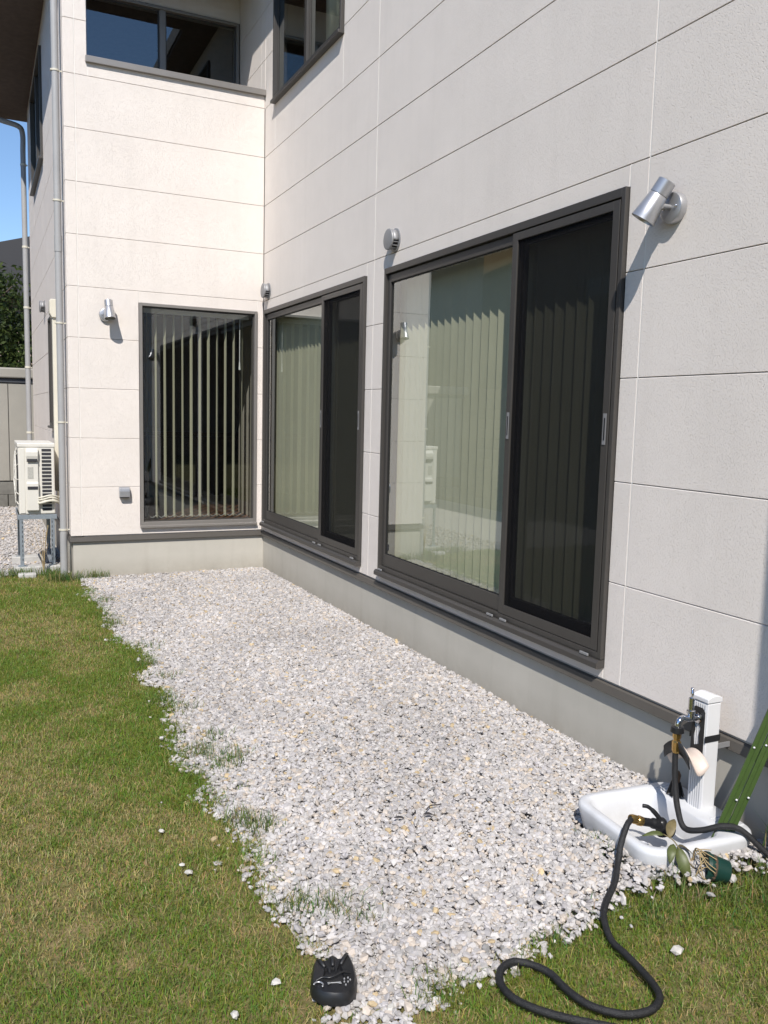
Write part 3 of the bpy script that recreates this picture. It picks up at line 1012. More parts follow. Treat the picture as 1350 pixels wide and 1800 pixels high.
# fan grille on the garden side
m = MB()
cy, cz = Y0 + .30, (ZB + ZT) / 2
for r_ in (.06, .11, .16, .21, .25):
    m.tube([(X0 - .03 + .012 * (r_ / .25), cy + r_ * math.cos(a * math.pi / 12), cz + r_ * math.sin(a * math.pi / 12)) for a in range(25)], .004, 5)
for a in range(12):
    c, s = math.cos(a * math.pi / 6), math.sin(a * math.pi / 6)
    m.tube([(X0 - .032, cy + .03 * c, cz + .03 * s), (X0 - .018, cy + .25 * c, cz + .25 * s), (X0, cy + .29 * c, cz + .29 * s)], .004, 5)
m.build('fan_grille', 'ac', root)
m = MB(); m.lathe((X0 - .002, cy, cz), (-1, 0, 0), [(0, .27), (.0015, .27), (.002, 0)], 32); m.build('fan_opening', 'dark_slot', root)
for dz, rr in ((0.0, .013), (.05, .009), (.028, .008)):
    m = MB(); m.tube(bez([(xc1 - .01, Y0 - .015, ZB + .11 + dz), (xc1 + .02, Y0 - .05, ZB + .115 + dz), (xc1 + .10, Y0 - .06, ZB + .135 + dz), (X1 + .015, Y0 - .03, ZB + .12 + dz), (X1 + .035, Y0 + .06, ZB + .10 + dz), (X1 + .04, Y0 + .2, ZB + .15 + dz)], 6), rr, 10)
    m.build('refrigerant_pipe', 'beige_plastic', root, smooth=True)
put(root)

root = thing('equipment_stand', 'galvanised slotted angle stand carrying the air conditioner', 'stand', (-2.09, 8.44, 0.08))
zt = ZB - .004
for (x, sx) in ((X0 + .0, 1), (X1 - .01, -1)):
    for (y, sy) in ((Y0 + .0, 1), (Y1 - .12, -1)):
        m = MB(); m.box((x, y, .085), (x + sx * .034, y + sy * .003, zt - .003)); m.box((x, y + sy * .003, .085), (x + sx * .003, y + sy * .034, zt - .003))
        lg = m.build('leg', 'galv', root)
        m = MB()
        for i in range(9): m.box((x + sx * .020, y - sy * .001, .13 + i * .045), (x + sx * .026, y - sy * .0002, .155 + i * .045))
        m.build('slot_row', 'dark_slot', lg)
        m = MB(); m.box((x - .02, y - .02, .079), (x + sx * .06, y + sy * .05, .0845)); m.build('foot_plate', 'galv', root)
for y in (Y0 - .004, Y1 - .12):
    m = MB(); m.box((X0 - .012, y, zt - .043), (X1 + .012, y + .0035, zt - .003)); m.box((X0 - .012, y + .0035, zt - .003), (X1 + .012, y + .034, zt)); m.build('cross_rail', 'galv', root)
for x in (X0 - .012, X1 - .02):
    m = MB(); m.box((x, Y0 + .031, zt - .04), (x + .0035, Y1 - .122, zt - .003)); m.build('side_rail', 'galv', root)
m = MB(); m.prism([(X1 - .03, Y1 - .12, .12), (X1 - .06, Y1 - .12, .12), (X1 - .06, Y0 + .05, .10), (X1 - .03, Y0 + .05, .10)], (0, 0, .02)); m.build('brace', 'galv', root)
put(root)
for (yy, lab) in ((Y0 + .03, 'white concrete base block under the near feet of the air conditioner stand'), (Y1 - .13, 'white concrete base block under the far feet of the air conditioner stand')):
    m = MB(); m.box((X0 - .06, yy - .075, -.01), (X1 + .035, yy + .075, .078))
    tag(m.build('base_block', 'concrete', bevel=.008), lab, 'concrete block', 'air conditioner base blocks')
m = MB(); m.box((-2.28, 7.83, -.01), (-2.12, 7.92, .045)); tag(m.build('paving_stone', 'concrete', bevel=.015, seg=3), 'flat pale stone lying in the grass before the air conditioner stand', 'stone')

# ------------------------------------------------------------------ tap post, basin, hose
# basin: rounded tray with a wide ledge at the back
def rrect(x0, x1, y0, y1, r, n=6):
    pts = []
    for cx, cy, a0 in ((x1 - r, y1 - r, 0), (x0 + r, y1 - r, 90), (x0 + r, y0 + r, 180), (x1 - r, y0 + r, 270)):
        for k in range(n + 1):
            a = math.radians(a0 + 90 * k / n)
            pts.append((cx + r * math.cos(a), cy + r * math.sin(a)))
    return pts
BX0, BX1, BY0, BY1, ZG, ZR = -0.550, -0.060, 1.365, 1.845, 0.03, 0.155
BC = Vector(((BX0 + BX1) / 2, (BY0 + BY1) / 2, 0))
BR = Matrix.Rotation(math.radians(-4), 3, 'Z')
def bt(p): return tuple(BR @ (Vector(p) - BC) + BC)
loops = []
def loop(x0, x1, y0, y1, r, z): loops.append([bt((x, y, z)) for x, y in rrect(x0, x1, y0, y1, r)])
loop(BX0 + .03, BX1 - .01, BY0 + .03, BY1 - .03, .07, ZG - .02)
loop(BX0 + .012, BX1 - .005, BY0 + .012, BY1 - .012, .08, ZG + .06)
loop(BX0, BX1, BY0, BY1, .085, ZR - .018)
loop(BX0 + .003, BX1 - .003, BY0 + .003, BY1 - .003, .084, ZR - .006)
loop(BX0 + .010, BX1 - .010, BY0 + .010, BY1 - .010, .080, ZR)
loop(BX0 + .034, BX1 - .135, BY0 + .036, BY1 - .036, .060, ZR)
loop(BX0 + .042, BX1 - .142, BY0 + .044, BY1 - .044, .055, ZR - .006)
loop(BX0 + .055, BX1 - .150, BY0 + .060, BY1 - .060, .050, ZR - .05)
loop(BX0 + .075, BX1 - .165, BY0 + .080, BY1 - .080, .045, ZR - .098)
loop(BX0 + .11, BX1 - .20, BY0 + .11, BY1 - .11, .035, ZR - .106)
m = MB()
k = len(loops[0])
m.add([p for l in loops for p in l], [(i * k + j, i * k + (j + 1) % k, (i + 1) * k + (j + 1) % k, (i + 1) * k + j) for i in range(len(loops) - 1) for j in range(k)] + [tuple(range(k))[::-1], tuple(range((len(loops) - 1) * k, len(loops) * k))])
root = thing('wash_basin', 'white plastic ground basin under the outdoor tap', 'basin', (BC.x, BC.y, 0))
m.build('tray', 'basin', root, smooth=True, auto=50)
m = MB(); m.lathe(bt((BX0 + .16, BY0 + .24, ZR - .108)), (0, 0, 1), [(0, .025), (.004, .025), (.005, .02), (.005, 0)], 20); m.build('drain', 'chrome', root, smooth=True, auto=30)
for i in range(9):
    m = MB(); y = BY0 + .06 + i * .02 if i < 5 else BY1 - .06 - (i - 5) * .02
    m.box((BX1 - .11, y - .004, ZR - .004), (BX1 - .03, y + .004, ZR + .003)); m.build('ledge_rib', 'basin', root, bevel=.002)
put(root)

# post
PX0, PX1, PY0, PY1, PZ = -0.150, -0.083, 1.568, 1.640, 0.565
root = thing('tap_post', 'white square tap post with fluted face and chrome tap', 'tap', (-.116, 1.604, ZR))
m = MB(); m.box((PX0, PY0, .10), (PX1, PY1, PZ)); m.build('post', 'white_plastic', root, bevel=.004)
for i in range(6):
    y = PY0 + .010 + i * .0104
    m = MB(); m.box((PX0 - .003, y - .0032, .15), (PX0 - .0002, y + .0032, PZ - .004)); m.build('flute', 'white_plastic', root, bevel=.0012)
m = MB()
m.prism([(PX0 - .004, PY0 - .003, PZ + .002), (PX0 - .004, PY0 - .003, PZ + .018), (PX0 + .012, PY0 - .003, PZ + .026), ((PX0 + PX1) / 2, PY0 - .003, PZ + .030), (PX1 - .012, PY0 - .003, PZ + .026), (PX1 + .003, PY0 - .003, PZ + .018), (PX1 + .003, PY0 - .003, PZ + .002)], (0, PY1 - PY0 + .006, 0))
m.build('cap', 'white_plastic', root, bevel=.003)
yc = 1.604
m = MB()
m.tube([(PX0 - .012, yc, .505), (PX0 - .065, yc, .507)], [.013, .011], 16)
m.lathe((PX0 - .008, yc, .505), (-1, 0, 0), [(0, .020), (.006, .020), (.008, .015), (.008, 0)], 20)
tp = m.build('tap_body', 'chrome', root, smooth=True, auto=40)
m = MB(); m.tube(bez([(PX0 - .06, yc, .507), (PX0 - .085, yc, .512), (PX0 - .103, yc, .502), (PX0 - .108, yc, .480)], 6), .011, 14); m.build('spout', 'chrome', tp, smooth=True, auto=40)
m = MB(); m.lathe((PX0 - .046, yc, .507), (0, 0, 1), [(0, .014), (.018, .014), (.020, .017), (.030, .017), (.033, .012), (.078, .011), (.080, .009), (.082, 0)], 18); m.build('valve_spindle', 'chrome', tp, smooth=True, auto=40)
m = MB(); m.tube(bez([(PX0 - .046, yc, .585), (PX0 - .048, yc - .004, .60), (PX0 - .042, yc + .004, .622)], 4), [.004] * 4 + [.006] * 5, 8); m.build('tap_handle', 'chrome', tp, smooth=True)
m = MB(); m.lathe((PX0 - .108, yc, .485), (0, 0, -1), [(0, .016), (.003, .023), (.022, .025), (.026, .020), (.026, 0)], 20); m.build('tap_nut', 'black_plastic', tp, smooth=True, auto=40)
put(root)

# hose hanger clamped to the post
root = thing('hose_hanger', 'black hose hanger plate with pale curved saddle on the tap post', 'hose hanger', (PX0, yc, .40))
xp = PX0 - .0045
m = MB()
out = [(PY0 + .006, .318), (PY1 - .006, .318), (PY1 - .006, .530), (PY1 - .018, .545), (PY0 + .018, .545), (PY0 + .006, .530)]
hole = [(yc - .008, .405), (yc + .014, .395), (yc + .019, .430), (yc + .012, .455), (yc + .019, .485), (yc + .004, .492), (yc - .013, .470), (yc - .006, .440)]
bm = bmesh.new()
vo = [bm.verts.new((xp, y, z)) for y, z in out]
vh = [bm.verts.new((xp, y, z)) for y, z in hole]
es = [bm.edges.new((l[i], l[(i + 1) % len(l)])) for l in (vo, vh) for i in range(len(l))]
bmesh.ops.triangle_fill(bm, edges=es, use_beauty=True)
me = bpy.data.meshes.new('back_plate'); bm.to_mesh(me); bm.free()
me.materials.append(M['black_metal'])
bp = bpy.data.objects.new('back_plate', me); COL.objects.link(bp); bp.parent = root
s_ = bp.modifiers.new('solid', 'SOLIDIFY'); s_.thickness = .002
m = MB()
for a, b in (((PX0 - .006, PY0 - .0025, .418), (PX1 + .003, PY0 - .0002, .442)), ((PX1 + .0002, PY0 - .0002, .418), (PX1 + .003, PY1 + .003, .442)), ((PX0 - .006, PY1 + .0002, .418), (PX1 + .0002, PY1 + .003, .442))): m.box(a, b)
m.build('band', 'black_metal', root)
m = MB(); m.box((PX1 + .003, PY0 + .01, .380), (-.013, PY0 + .014, .400)); m.build('wall_bracket', 'silver_matt', root)
# curved saddle for the coiled hose
rows = []
for i in range(9):
    u = i / 8
    row = []
    for j in range(13):
        t = -1 + 2 * j / 12
        row.append((xp - .008 - .09 * u, yc - .005 + t * .068, .385 - .042 * t * t - .055 * u * (1 - u) * 2.2 + (.035 * max(0, u - .6) / .4)))
    rows.append(row)
m = MB(); m.grid(rows); m.build('saddle', 'peach', root, smooth=True, thick=.004)
m = MB()
lip = [(xp - .100, yc - .005 + t / 6 * .062, .396 - .040 * (t / 6) ** 2) for t in range(-6, 7)]
m.grid([[(p[0], p[1], p[2] - .012) for p in lip], [(p[0] - .006, p[1], p[2] + .012) for p in lip], [(p[0] - .008, p[1], p[2] + .035) for p in lip]])
m.build('saddle_lip', 'black_metal', root, smooth=True, thick=.004)
put(root)

# hose from the tap
xh = PX0 - .108
root = thing('garden_hose', 'black fabric garden hose hanging from the tap over the basin', 'hose', (xh, yc, .2), 'garden hoses')
m = MB(); m.lathe((xh, yc, .462), (0, 0, -1), [(0, .012), (.004, .0155), (.022, .0155), (.026, .012), (.032, .012), (.036, .0165), (.070, .0155), (.078, .013), (.078, 0)], 8); m.build('brass_coupling', 'brass', root)
pts = bez([(xh, yc, .40), (xh - .002, yc, .36), (xh - .006, yc - .012, .27), (xh - .015, yc - .04, .19), (xh - .022, yc - .085, .135), (xh + .0, yc - .145, .150), (xh + .045, yc - .195, .180), (xh + .09, yc - .235, .176), (xh + .14, yc - .29, .12), (xh + .19, yc - .35, .06), (xh + .26, yc - .46, .05), (xh + .30, yc - .62, .05), (xh + .2, yc - .85, .05)], 10)
m = MB(); m.tube(pts, [.0108 * (1 + .03 * random.uniform(-1, 1)) for _ in pts], 16); m.build('hose', 'hose', root, smooth=True)
put(root)

# hose with the spray gun, looping over the lawn
root = thing('garden_hose', 'black fabric garden hose looping on the lawn with a spray gun in the basin', 'hose', (-.9, 1.2, .03), 'garden hoses')
HZ = .033
pts = [(-.498, 1.555, .196), (-.545, 1.528, .188), (-.585, 1.508, .135), (-.602, 1.492, .112), (-.63, 1.468, .092), (-.686, 1.415, .072), (-.778, 1.348, .060), (-.825, 1.30, .048), (-.863, 1.221, HZ), (-.87, 1.149, HZ),
       (-.879, 1.068, HZ), (-.895, .995, HZ), (-.921, .956, HZ), (-.97, .936, HZ), (-1.032, .944, HZ), (-1.08, .977, HZ), (-1.115, 1.028, HZ), (-1.128, 1.096, HZ), (-1.128, 1.162, HZ), (-1.15, 1.213, HZ), (-1.196, 1.246, HZ + .004),
       (-1.247, 1.235, HZ + .004), (-1.278, 1.195, HZ), (-1.286, 1.139, HZ), (-1.263, 1.08, HZ), (-1.215, 1.019, HZ), (-1.15, .96, HZ), (-1.085, .905, HZ), (-1.003, .83, HZ), (-.88, .72, HZ), (-.74, .58, HZ)]
m = MB(); m.tube(bez(pts, 7), [.0106 * (1 + .05 * math.sin(i * 1.9) * math.sin(i * .37) + .03 * random.uniform(-1, 1)) for i in range(len(bez(pts, 7)))], 16); m.build('hose', 'hose', root, smooth=True)
A0, A1 = Vector((-.500, 1.556, .196)), Vector((-.375, 1.535, .150))
ax = (A1 - A0).normalized()
m = MB(); m.lathe(A0 - ax * .005, ax, [(0, .013), (.01, .016), (.028, .016), (.03, .014), (.036, .018), (.052, .017), (.056, .013), (.056, 0)], 14); m.build('brass_coupling', 'brass', root, smooth=True, auto=40)
m = MB()
P0 = A0 + ax * .048
m.tube(bez([P0, P0 + ax * .04 + Vector((0, 0, .004)), P0 + ax * .085 + Vector((0, 0, .004)), P0 + ax * .115 + Vector((.01, -.012, -.012))], 6), [.015] * 7 + [.019] * 6 + [.021] * 6, 14)
m.lathe(P0 + ax * .095 + Vector((0, 0, -.03)), (-.15, .1, 1), [(0, .0), (.001, .020), (.03, .024), (.055, .020), (.062, .014), (.062, 0)], 16)
m.build('spray_gun', 'black_plastic', root, smooth=True, auto=50)
m = MB(); P2 = P0 + ax * .085 + Vector((0, 0, .02))
m.tube(bez([P2, P2 + Vector((-.018, .012, .028)), P2 + Vector((-.040, .026, .050)), P2 + Vector((-.058, .036, .054))], 5), [.009] * 8 + [.007] * 8, 8); m.build('trigger_lever', 'black_plastic', root, smooth=True)
put(root)

# scrubbing brush on the basin ledge behind the post
root = thing('scrub_brush', 'dark bristly scrubbing brush on the basin ledge behind the tap post', 'brush', (-.15, 1.70, ZR))
m = MB(); m.lathe((-.150, 1.70, ZR + .055), (0.15, .1, 1), [(0, .0), (.0, .014), (.03, .018), (.045, .010), (.047, 0)], 14); m.build('brush_handle', 'wood_dark', root, smooth=True)
m = MB()
for i in range(160):
    a = random.uniform(0, 6.28); r_ = random.uniform(0, .028)
    b0 = Vector((-.150 + r_ * .6 * math.cos(a), 1.70 + r_ * .6 * math.sin(a), ZR + .058))
    m.tube([b0, b0 + Vector((r_ * .6 * math.cos(a), r_ * .6 * math.sin(a), -.055))], .0014, 4, caps=False)
m.build('bristles', 'black_plastic', root)
put(root)

# folded trellis leaning on the wall
root = thing('folded_trellis', 'green folded plastic trellis leaning beside the basin against the wall', 'trellis', (-.20, 1.40, .1))
T0, T1 = Vector((-.246, 1.446, .075)), Vector((-.014, 1.340, .80))
td = (T1 - T0).normalized()
side = Vector((.80, -.60, 0)); side = (side - td * side.dot(td)).normalized()
nrm = td.cross(side).normalized()
for i in range(4):
    m = MB()
    o_ = T0 + side * (.0165 * i) + nrm * (.004 * (i % 2)) + td * (.010 * ((i * 7) % 3))
    w, h = side * .0150, nrm * .009
    m.prism([o_, o_ + w, o_ + w + h, o_ + w * .5 + h * 1.35, o_ + h], td * (.765 - .012 * i)); m.build('slat', 'trellis', root, bevel=.0015)
for j in range(7):
    for i in (0, 1, 2, 3):
        if (i * 3 + j * 5) % 7 in (0, 1):
            c = T0 + td * (.10 + j * .105 + .012 * i) + side * (.0165 * i + .008) + nrm * -.001
            q = MB(); q.lathe(c + nrm * .014, nrm, [(0, .0), (.0, .0042), (.003, .004), (.006, .0)], 10); q.lathe(c, -nrm, [(0, .0), (.0, .0042), (.003, .004), (.006, .0)], 10)
            q.build('rivet', 'white_plastic', root, smooth=True)
put(root)

# toppled plant pot with dry roots
root = thing('plant_pot', 'small dark green plant pot lying on its side with dry roots', 'pot', (-.34, 1.30, .05))
po, pa = Vector((-.385, 1.322, .115)), Vector((.83, -.48, -.22)).normalized()
m = MB(); m.lathe(po, pa, [(.010, .036), (0, .044), (-.002, .047), (.010, .048), (.011, .045), (.078, .037), (.081, .033), (.081, 0)], 28); m.build('pot', 'pot', root, smooth=True, auto=40)
m = MB(); m.lathe(po, pa, [(.012, .0), (.010, .034), (.014, .044), (.03, .044), (.03, 0)], 18); m.build('soil', 'soil', root, smooth=True)
a_ = pa.orthogonal().normalized(); b_ = pa.cross(a_)
for i in range(9):
    t0 = random.uniform(0, 6.28); t1 = t0 + random.uniform(1.5, 4)
    f_ = lambda t, r_, d_: po + (a_ * math.cos(t) + b_ * math.sin(t)) * r_ - pa * d_
    m = MB(); m.tube(bez([f_(t0, .030, -.008), f_(t0 + .3, .042, .020), f_((t0 + t1) / 2, .048, .034), f_(t1 - .3, .052, .012), f_(t1, .055, -.02)], 6), .0016, 5); m.build('root', 'root', root, smooth=True)
put(root)

# fallen leaves
def leaf(m, base, d, n_, L, W, curl=.15):
    d, n_ = Vector(d).normalized(), Vector(n_).normalized()
    s = d.cross(n_).normalized()
    rows = []
    for i in range(9):
        t = i / 8
        w = W * (math.sin(math.pi * t ** .8) ** .8) + .0006
        c = Vector(base) + d * L * t + n_ * (curl * L * math.sin(math.pi * t))
        rows.append([c - s * w + n_ * w * .35, c, c + s * w + n_ * w * .35])
    m.grid(rows)
root = thing('leafy_twig', 'fallen twig with olive leaves between the basin and the toppled pot', 'twig', (-.46, 1.38, .1))
m = MB(); m.tube(bez([(-.46, 1.44, .185), (-.45, 1.40, .178), (-.44, 1.36, .14), (-.41, 1.34, .10)], 5), .002, 6); m.build('stem', 'leaf_brown', root, smooth=True)
for b_, d_, n_, L, W, mt in (((-.455, 1.415, .18), (.5, .35, .30), (-.4, -.2, .9), .085, .016, 'leaf_brown'), ((-.462, 1.435, .185), (-.55, .35, -.10), (0, -.5, .85), .075, .009, 'leaf_green'),
                             ((-.445, 1.385, .165), (.03, -.35, -.62), (-.6, -.6, .35), .12, .019, 'leaf_green'), ((-.445, 1.385, .165), (.55, -.45, -.35), (0, .3, .9), .06, .013, 'leaf_brown'), ((-.455, 1.395, .17), (-.35, -.25, -.4), (-.5, -.4, .6), .07, .014, 'leaf_green')):
    m = MB(); leaf(m, b_, d_, n_, L, W); m.build('leaf', mt, root, smooth=True, thick=.0008)
put(root)
for (x, y, d_, L, W, lab) in ((-1.105, 2.135, (-.9, .3, .05), .042, .008, 'small dark dry leaf on the gravel, left of the pair'), (-1.025, 2.13, (.7, -.5, .05), .038, .010, 'small dark dry leaf on the gravel, right of the pair')):
    m = MB(); leaf(m, (x, y, float(gravel_z(np.array([x]), np.array([y]))[0]) + .010), d_, (0, 0, 1), L, W, .03)
    tag(m.build('dry_leaf', 'leaf_dark', None, smooth=True, thick=.001), lab, 'leaf', 'dry leaves on the gravel')
m = MB(); m.tube(bez([(-1.00, 2.155, .052), (-.97, 2.172, .056), (-.94, 2.168, .056), (-.92, 2.176, .052)], 5), .0025, 6)
tag(m.build('twig', 'leaf_dark', None, smooth=True), 'thin dark twig lying on the gravel beside the dry leaves', 'twig')

# black plastic thing at the lawn's edge
root = thing('plastic_sprinkler_head', 'black plastic garden part with three pointed tabs at the gravel corner', 'plastic part', (-1.712, 1.37, .03))
BO = Vector((-1.712, 1.365, .028)); ca, sa = math.cos(math.radians(-22)), math.sin(math.radians(-22))
def bl(x, y, z): return (BO.x + x * ca - y * sa, BO.y + x * sa + y * ca, BO.z + z)
outl = [(-.055, -.045), (-.03, -.070), (.005, -.078), (.040, -.072), (.060, -.045), (.066, .0), (.060, .045), (.050, .085), (.042, .108), (.034, .098), (.024, .070), (.014, .066), (.006, .084), (-.004, .092), (-.012, .082), (-.018, .060), (-.030, .056), (-.040, .072), (-.050, .078), (-.056, .055), (-.060, .02), (-.062, -.02)]
m = MB()
zt_ = lambda x, y: .030 + .014 * max(0, 1 - ((x / .07) ** 2 + (y / .09) ** 2)) + (.006 if y > .04 else 0)
k = len(outl)
lo_ = [bl(x * 1.02, y * 1.02, 0) for x, y in outl]; mid_ = [bl(x, y, zt_(x, y) - .012) for x, y in outl]; in_ = [bl(x * .90, y * .90, zt_(x, y)) for x, y in outl]; cc = [bl(x * .45, y * .45 - .005, .038) for x, y in outl]; c2 = [bl(x * .40, y * .38 - .005, .030) for x, y in outl]
rings = [lo_, mid_, in_, cc, c2]
m.add([p for r_ in rings for p in r_], [(i * k + j, i * k + (j + 1) % k, (i + 1) * k + (j + 1) % k, (i + 1) * k + j) for i in range(4) for j in range(k)] + [tuple(range(4 * k, 5 * k))])
m.build('body', 'black_plastic', root, smooth=True, auto=35)
m = MB(); m.tube(bez([bl(-.048, -.026, .037), bl(-.030, -.020, .043), bl(-.010, -.024, .045), bl(.010, -.016, .047), bl(.028, -.004, .047), bl(.046, .002, .039)], 6), .003, 8); m.build('ridge', 'black_plastic', root, smooth=True)
for tx, ty in ((-.047, .072), (-.003, .086), (.042, .100)):
    m = MB(); m.tube([bl(tx * .5, ty * .38, .040), bl(tx * .8, ty * .75, .041), bl(tx, ty * .94, .034)], [.0045, .005, .002], 8); m.build('tab_rib', 'black_metal', root, smooth=True)
m = MB(); m.tube(bez([bl(-.040 + .013 * math.cos(math.radians(a)), -.046 + .013 * math.sin(math.radians(a)), .039) for a in (-30, 20, 70, 120, 170)], 6), .0022, 8); m.build('ring_mark', 'silver', root, smooth=True)
m = MB(); m.add([bl(x, y, .0440 - abs(y + .05) * .35) for x, y in ((-.016, -.036), (.004, -.036), (.020, -.030), (.022, -.044), (.010, -.037), (-.006, -.039), (-.014, -.050))], [tuple(range(7))]); m.build('grey_patch', 'grey_pipe', root, thick=.002)
for x, y in ((.030, -.022), (.040, -.018), (.046, -.026), (.040, -.034), (.030, -.034), (.034, -.046)):
    m = MB(); m.lathe(bl(x, y, .033), (0, 0, 1), [(0, .0), (.006, .0028), (.009, .0015), (.0095, 0)], 8); m.build('spray_hole', 'silver_matt', root, smooth=True)
put(root)

# stray white stones on the lawn
bv, bf = icosa()
sp = [(-1.975, 2.44, .03, 'stray white stone on the lawn, upper of the three in a row'), (-1.955, 2.17, .026, 'stray white stone on the lawn, middle of the three in a row'), (-1.945, 2.115, .036, 'stray white stone on the lawn, lower of the three in a row'),
      (-1.845, 1.455, .04, 'white stone on the lawn just left of the black plastic part'), (-1.985, 1.375, .040, 'pale stone in the grass left of the black plastic part'), (-1.60, 1.235, .038, 'white stone in the grass right of the black plastic part'),
      (-.70, 1.115, .055, 'lone flat pale stone on the lawn right of the hose loop'), (-1.50, 1.19, .032, 'small white stone at the gravel corner near the hose loop')]
for (x, y, L, lab) in sp:
    V = bv * (1 + rng.normal(0, .24, (12, 3)))
    V = np.sign(V) * np.abs(V) ** .6 * np.array([L * .40, L * .30, L * .18])
    a = random.uniform(0, 6.28)
    m = MB(); m.add([(v[0] * math.cos(a) - v[1] * math.sin(a) + x, v[0] * math.sin(a) + v[1] * math.cos(a) + y, v[2] + .022) for v in V], [tuple(f) for f in bf])
    tag(m.build('white_stone', 'pebble'), lab, 'stone', 'stray stones on the lawn')

# ------------------------------------------------------------------ grass
def blades(px, py, pz, h, w, col, lean):
    n = len(px)
    a = rng.uniform(0, 2 * np.pi, n)
    la = rng.uniform(0, 2 * np.pi, n)
    ld = np.stack([np.cos(la), np.sin(la)], 1) * (h * lean)[:, None]
    sx, sy = np.cos(a) * w / 2, np.sin(a) * w / 2
    V = np.zeros((n, 5, 3))
    V[:, 0] = np.stack([px - sx, py - sy, pz], 1)
    V[:, 1] = np.stack([px + sx, py + sy, pz], 1)
    mx, my = px + ld[:, 0] * .35, py + ld[:, 1] * .35
    V[:, 2] = np.stack([mx + sx * .8, my + sy * .8, pz + h * .6], 1)
    V[:, 3] = np.stack([mx - sx * .8, my - sy * .8, pz + h * .6], 1)
    V[:, 4] = np.stack([px + ld[:, 0], py + ld[:, 1], pz + h * (1 - .35 * np.minimum(lean, 1.2))], 1)
    base = (np.arange(n) * 5)[:, None]
    F = np.concatenate([base + np.array([[0, 1, 2]]), base + np.array([[0, 2, 3]]), base + np.array([[3, 2, 4]])], 0)
    return V.reshape(-1, 3), F, np.repeat(col, 5, 0)

def lawn_mask(px, py):
    ins = inside(px, py, BED)
    d = edge_dist(px, py)
    sd = np.where(ins, d, -d) + 0.11 * (vnoise(px, py, 5, 5) - 0.5) + 0.09 * (vnoise(px, py, 14, 6) - 0.5) + .03 * (vnoise(px, py, 30, 8) - .5)
    p = np.clip(0.46 - sd / 0.17, 0, 1)
    p = np.where(p > .75, 1.0, p * p * 1.7)
    # tufts standing in the gravel near the edge
    tuft = (vnoise(px, py, 13, 9) > 0.80) & (sd < 0.22) & (sd > 0)
    p = np.maximum(p, np.where(tuft, 0.30, 0))
    house_ = (px > XL - 0.02) & (py > YB - 0.0)
    basin_ = (px > BX0 + .02) & (py > BY0 + .02) & (py < BY1)
    p[house_ | basin_ | (px > 0.0)] = 0
    far = 7.99 + 0.10 * (vnoise(px, py, 5, 12) - .5)
    p[py > far] = 0
    return p, sd

def lawn(n, x0, x1, y0, y1, hs=1.0, ws=1.0):
    px, py = rng.uniform(x0, x1, n), rng.uniform(y0, y1, n)
    p, sd = lawn_mask(px, py)
    dry = np.clip((vnoise(px, py, 2.6, 21) * .55 + vnoise(px, py, 6.5, 22) * .30 + vnoise(px, py, 21, 23) * .22 - .46) * 3.2, 0, 1)
    near = np.clip(1 - (py - 1.0) / 0.9, 0, 1)
    dry = np.clip(dry + near * .14, 0, 1)
    keep = rng.random(n) < p * (1 - .35 * dry)
    px, py, dry, sd = px[keep], py[keep], dry[keep], sd[keep]
    k = len(px)
    edge = np.clip(1 - np.abs(sd + .05) / .22, 0, 1)
    h = (0.017 + 0.022 * rng.random(k) ** 1.3 + .032 * edge * rng.random(k) ** 1.5) * (1 - .35 * dry) * hs
    w = rng.uniform(.0014, .0028, k) * ws
    lean = rng.uniform(.15, 1.3, k)
    gcol = np.stack([rng.uniform(.105, .22, k), rng.uniform(.17, .285, k), rng.uniform(.022, .052, k)], 1)
    scol = np.stack([rng.uniform(.34, .50, k), rng.uniform(.28, .41, k), rng.uniform(.11, .19, k)], 1)
    s = (rng.random(k) < (.07 + .50 * dry))[:, None]
    col = np.where(s, scol, gcol)
    return blades(px, py, mound(px, py) - 0.001, h, w, col, lean)

parts = [lawn(125000, -2.75, 0.0, 0.55, 2.0), lawn(140000, -2.85, -1.45, 2.0, 5.0, 1.05, 1.15), lawn(85000, -3.0, -1.5, 5.0, 8.4, 1.15, 1.4), lawn(35000, -6.0, -2.8, -1.5, 8.4, 1.2, 2.2), lawn(22000, -2.8, 0.0, -1.5, 0.55, 1.2, 2.0)]
# taller weeds: against the wing foundation, by the downpipe, along the basin
def clump(cx, cy, n, rad, h0, h1, w, dry=.15, lean=(.1, .8)):
    px, py = cx + rng.normal(0, rad, n), cy + rng.normal(0, rad, n)
    ok = ~((px > XL - .01) & (py > YB - .005)) & ~((px > BX0 + .0) & (py > BY0 + .0) & (py < BY1)) & (px < -.005)
    px, py = px[ok], py[ok]
    k = len(px)
    g_ = np.stack([rng.uniform(.07, .15, k), rng.uniform(.13, .21, k), rng.uniform(.03, .06, k)], 1)
    s_ = np.stack([rng.uniform(.27, .40, k), rng.uniform(.23, .33, k), rng.uniform(.12, .17, k)], 1)
    col = np.where((rng.random(k) < dry)[:, None], s_, g_)
    return blades(px, py, mound(px, py), rng.uniform(h0, h1, k), rng.uniform(w * .7, w * 1.3, k), col, rng.uniform(*lean, k))
for x in np.linspace(-1.98, -1.55, 12):
    parts.append(clump(x, 7.53 + .1 * random.random(), 90, .035, .04, .14, .0035))
for (x, y, n_) in ((-2.0, 7.93, 200), (-2.2, 7.95, 160), (-1.92, 7.8, 220), (-2.3, 7.97, 160), (-2.5, 7.97, 200)):
    parts.append(clump(x, y, n_, .06, .04, .12, .004))
for t in np.linspace(0, 1, 13):
    parts.append(clump(-.56 + .06 * t, 1.72 - .40 * t, 60, .022, .03, .10, .0024, .2))
for t in np.linspace(0, 1, 10):
    parts.append(clump(-.5 + .46 * t, 1.30 - .03 * random.random(), 55, .03, .03, .09, .0026, .35))
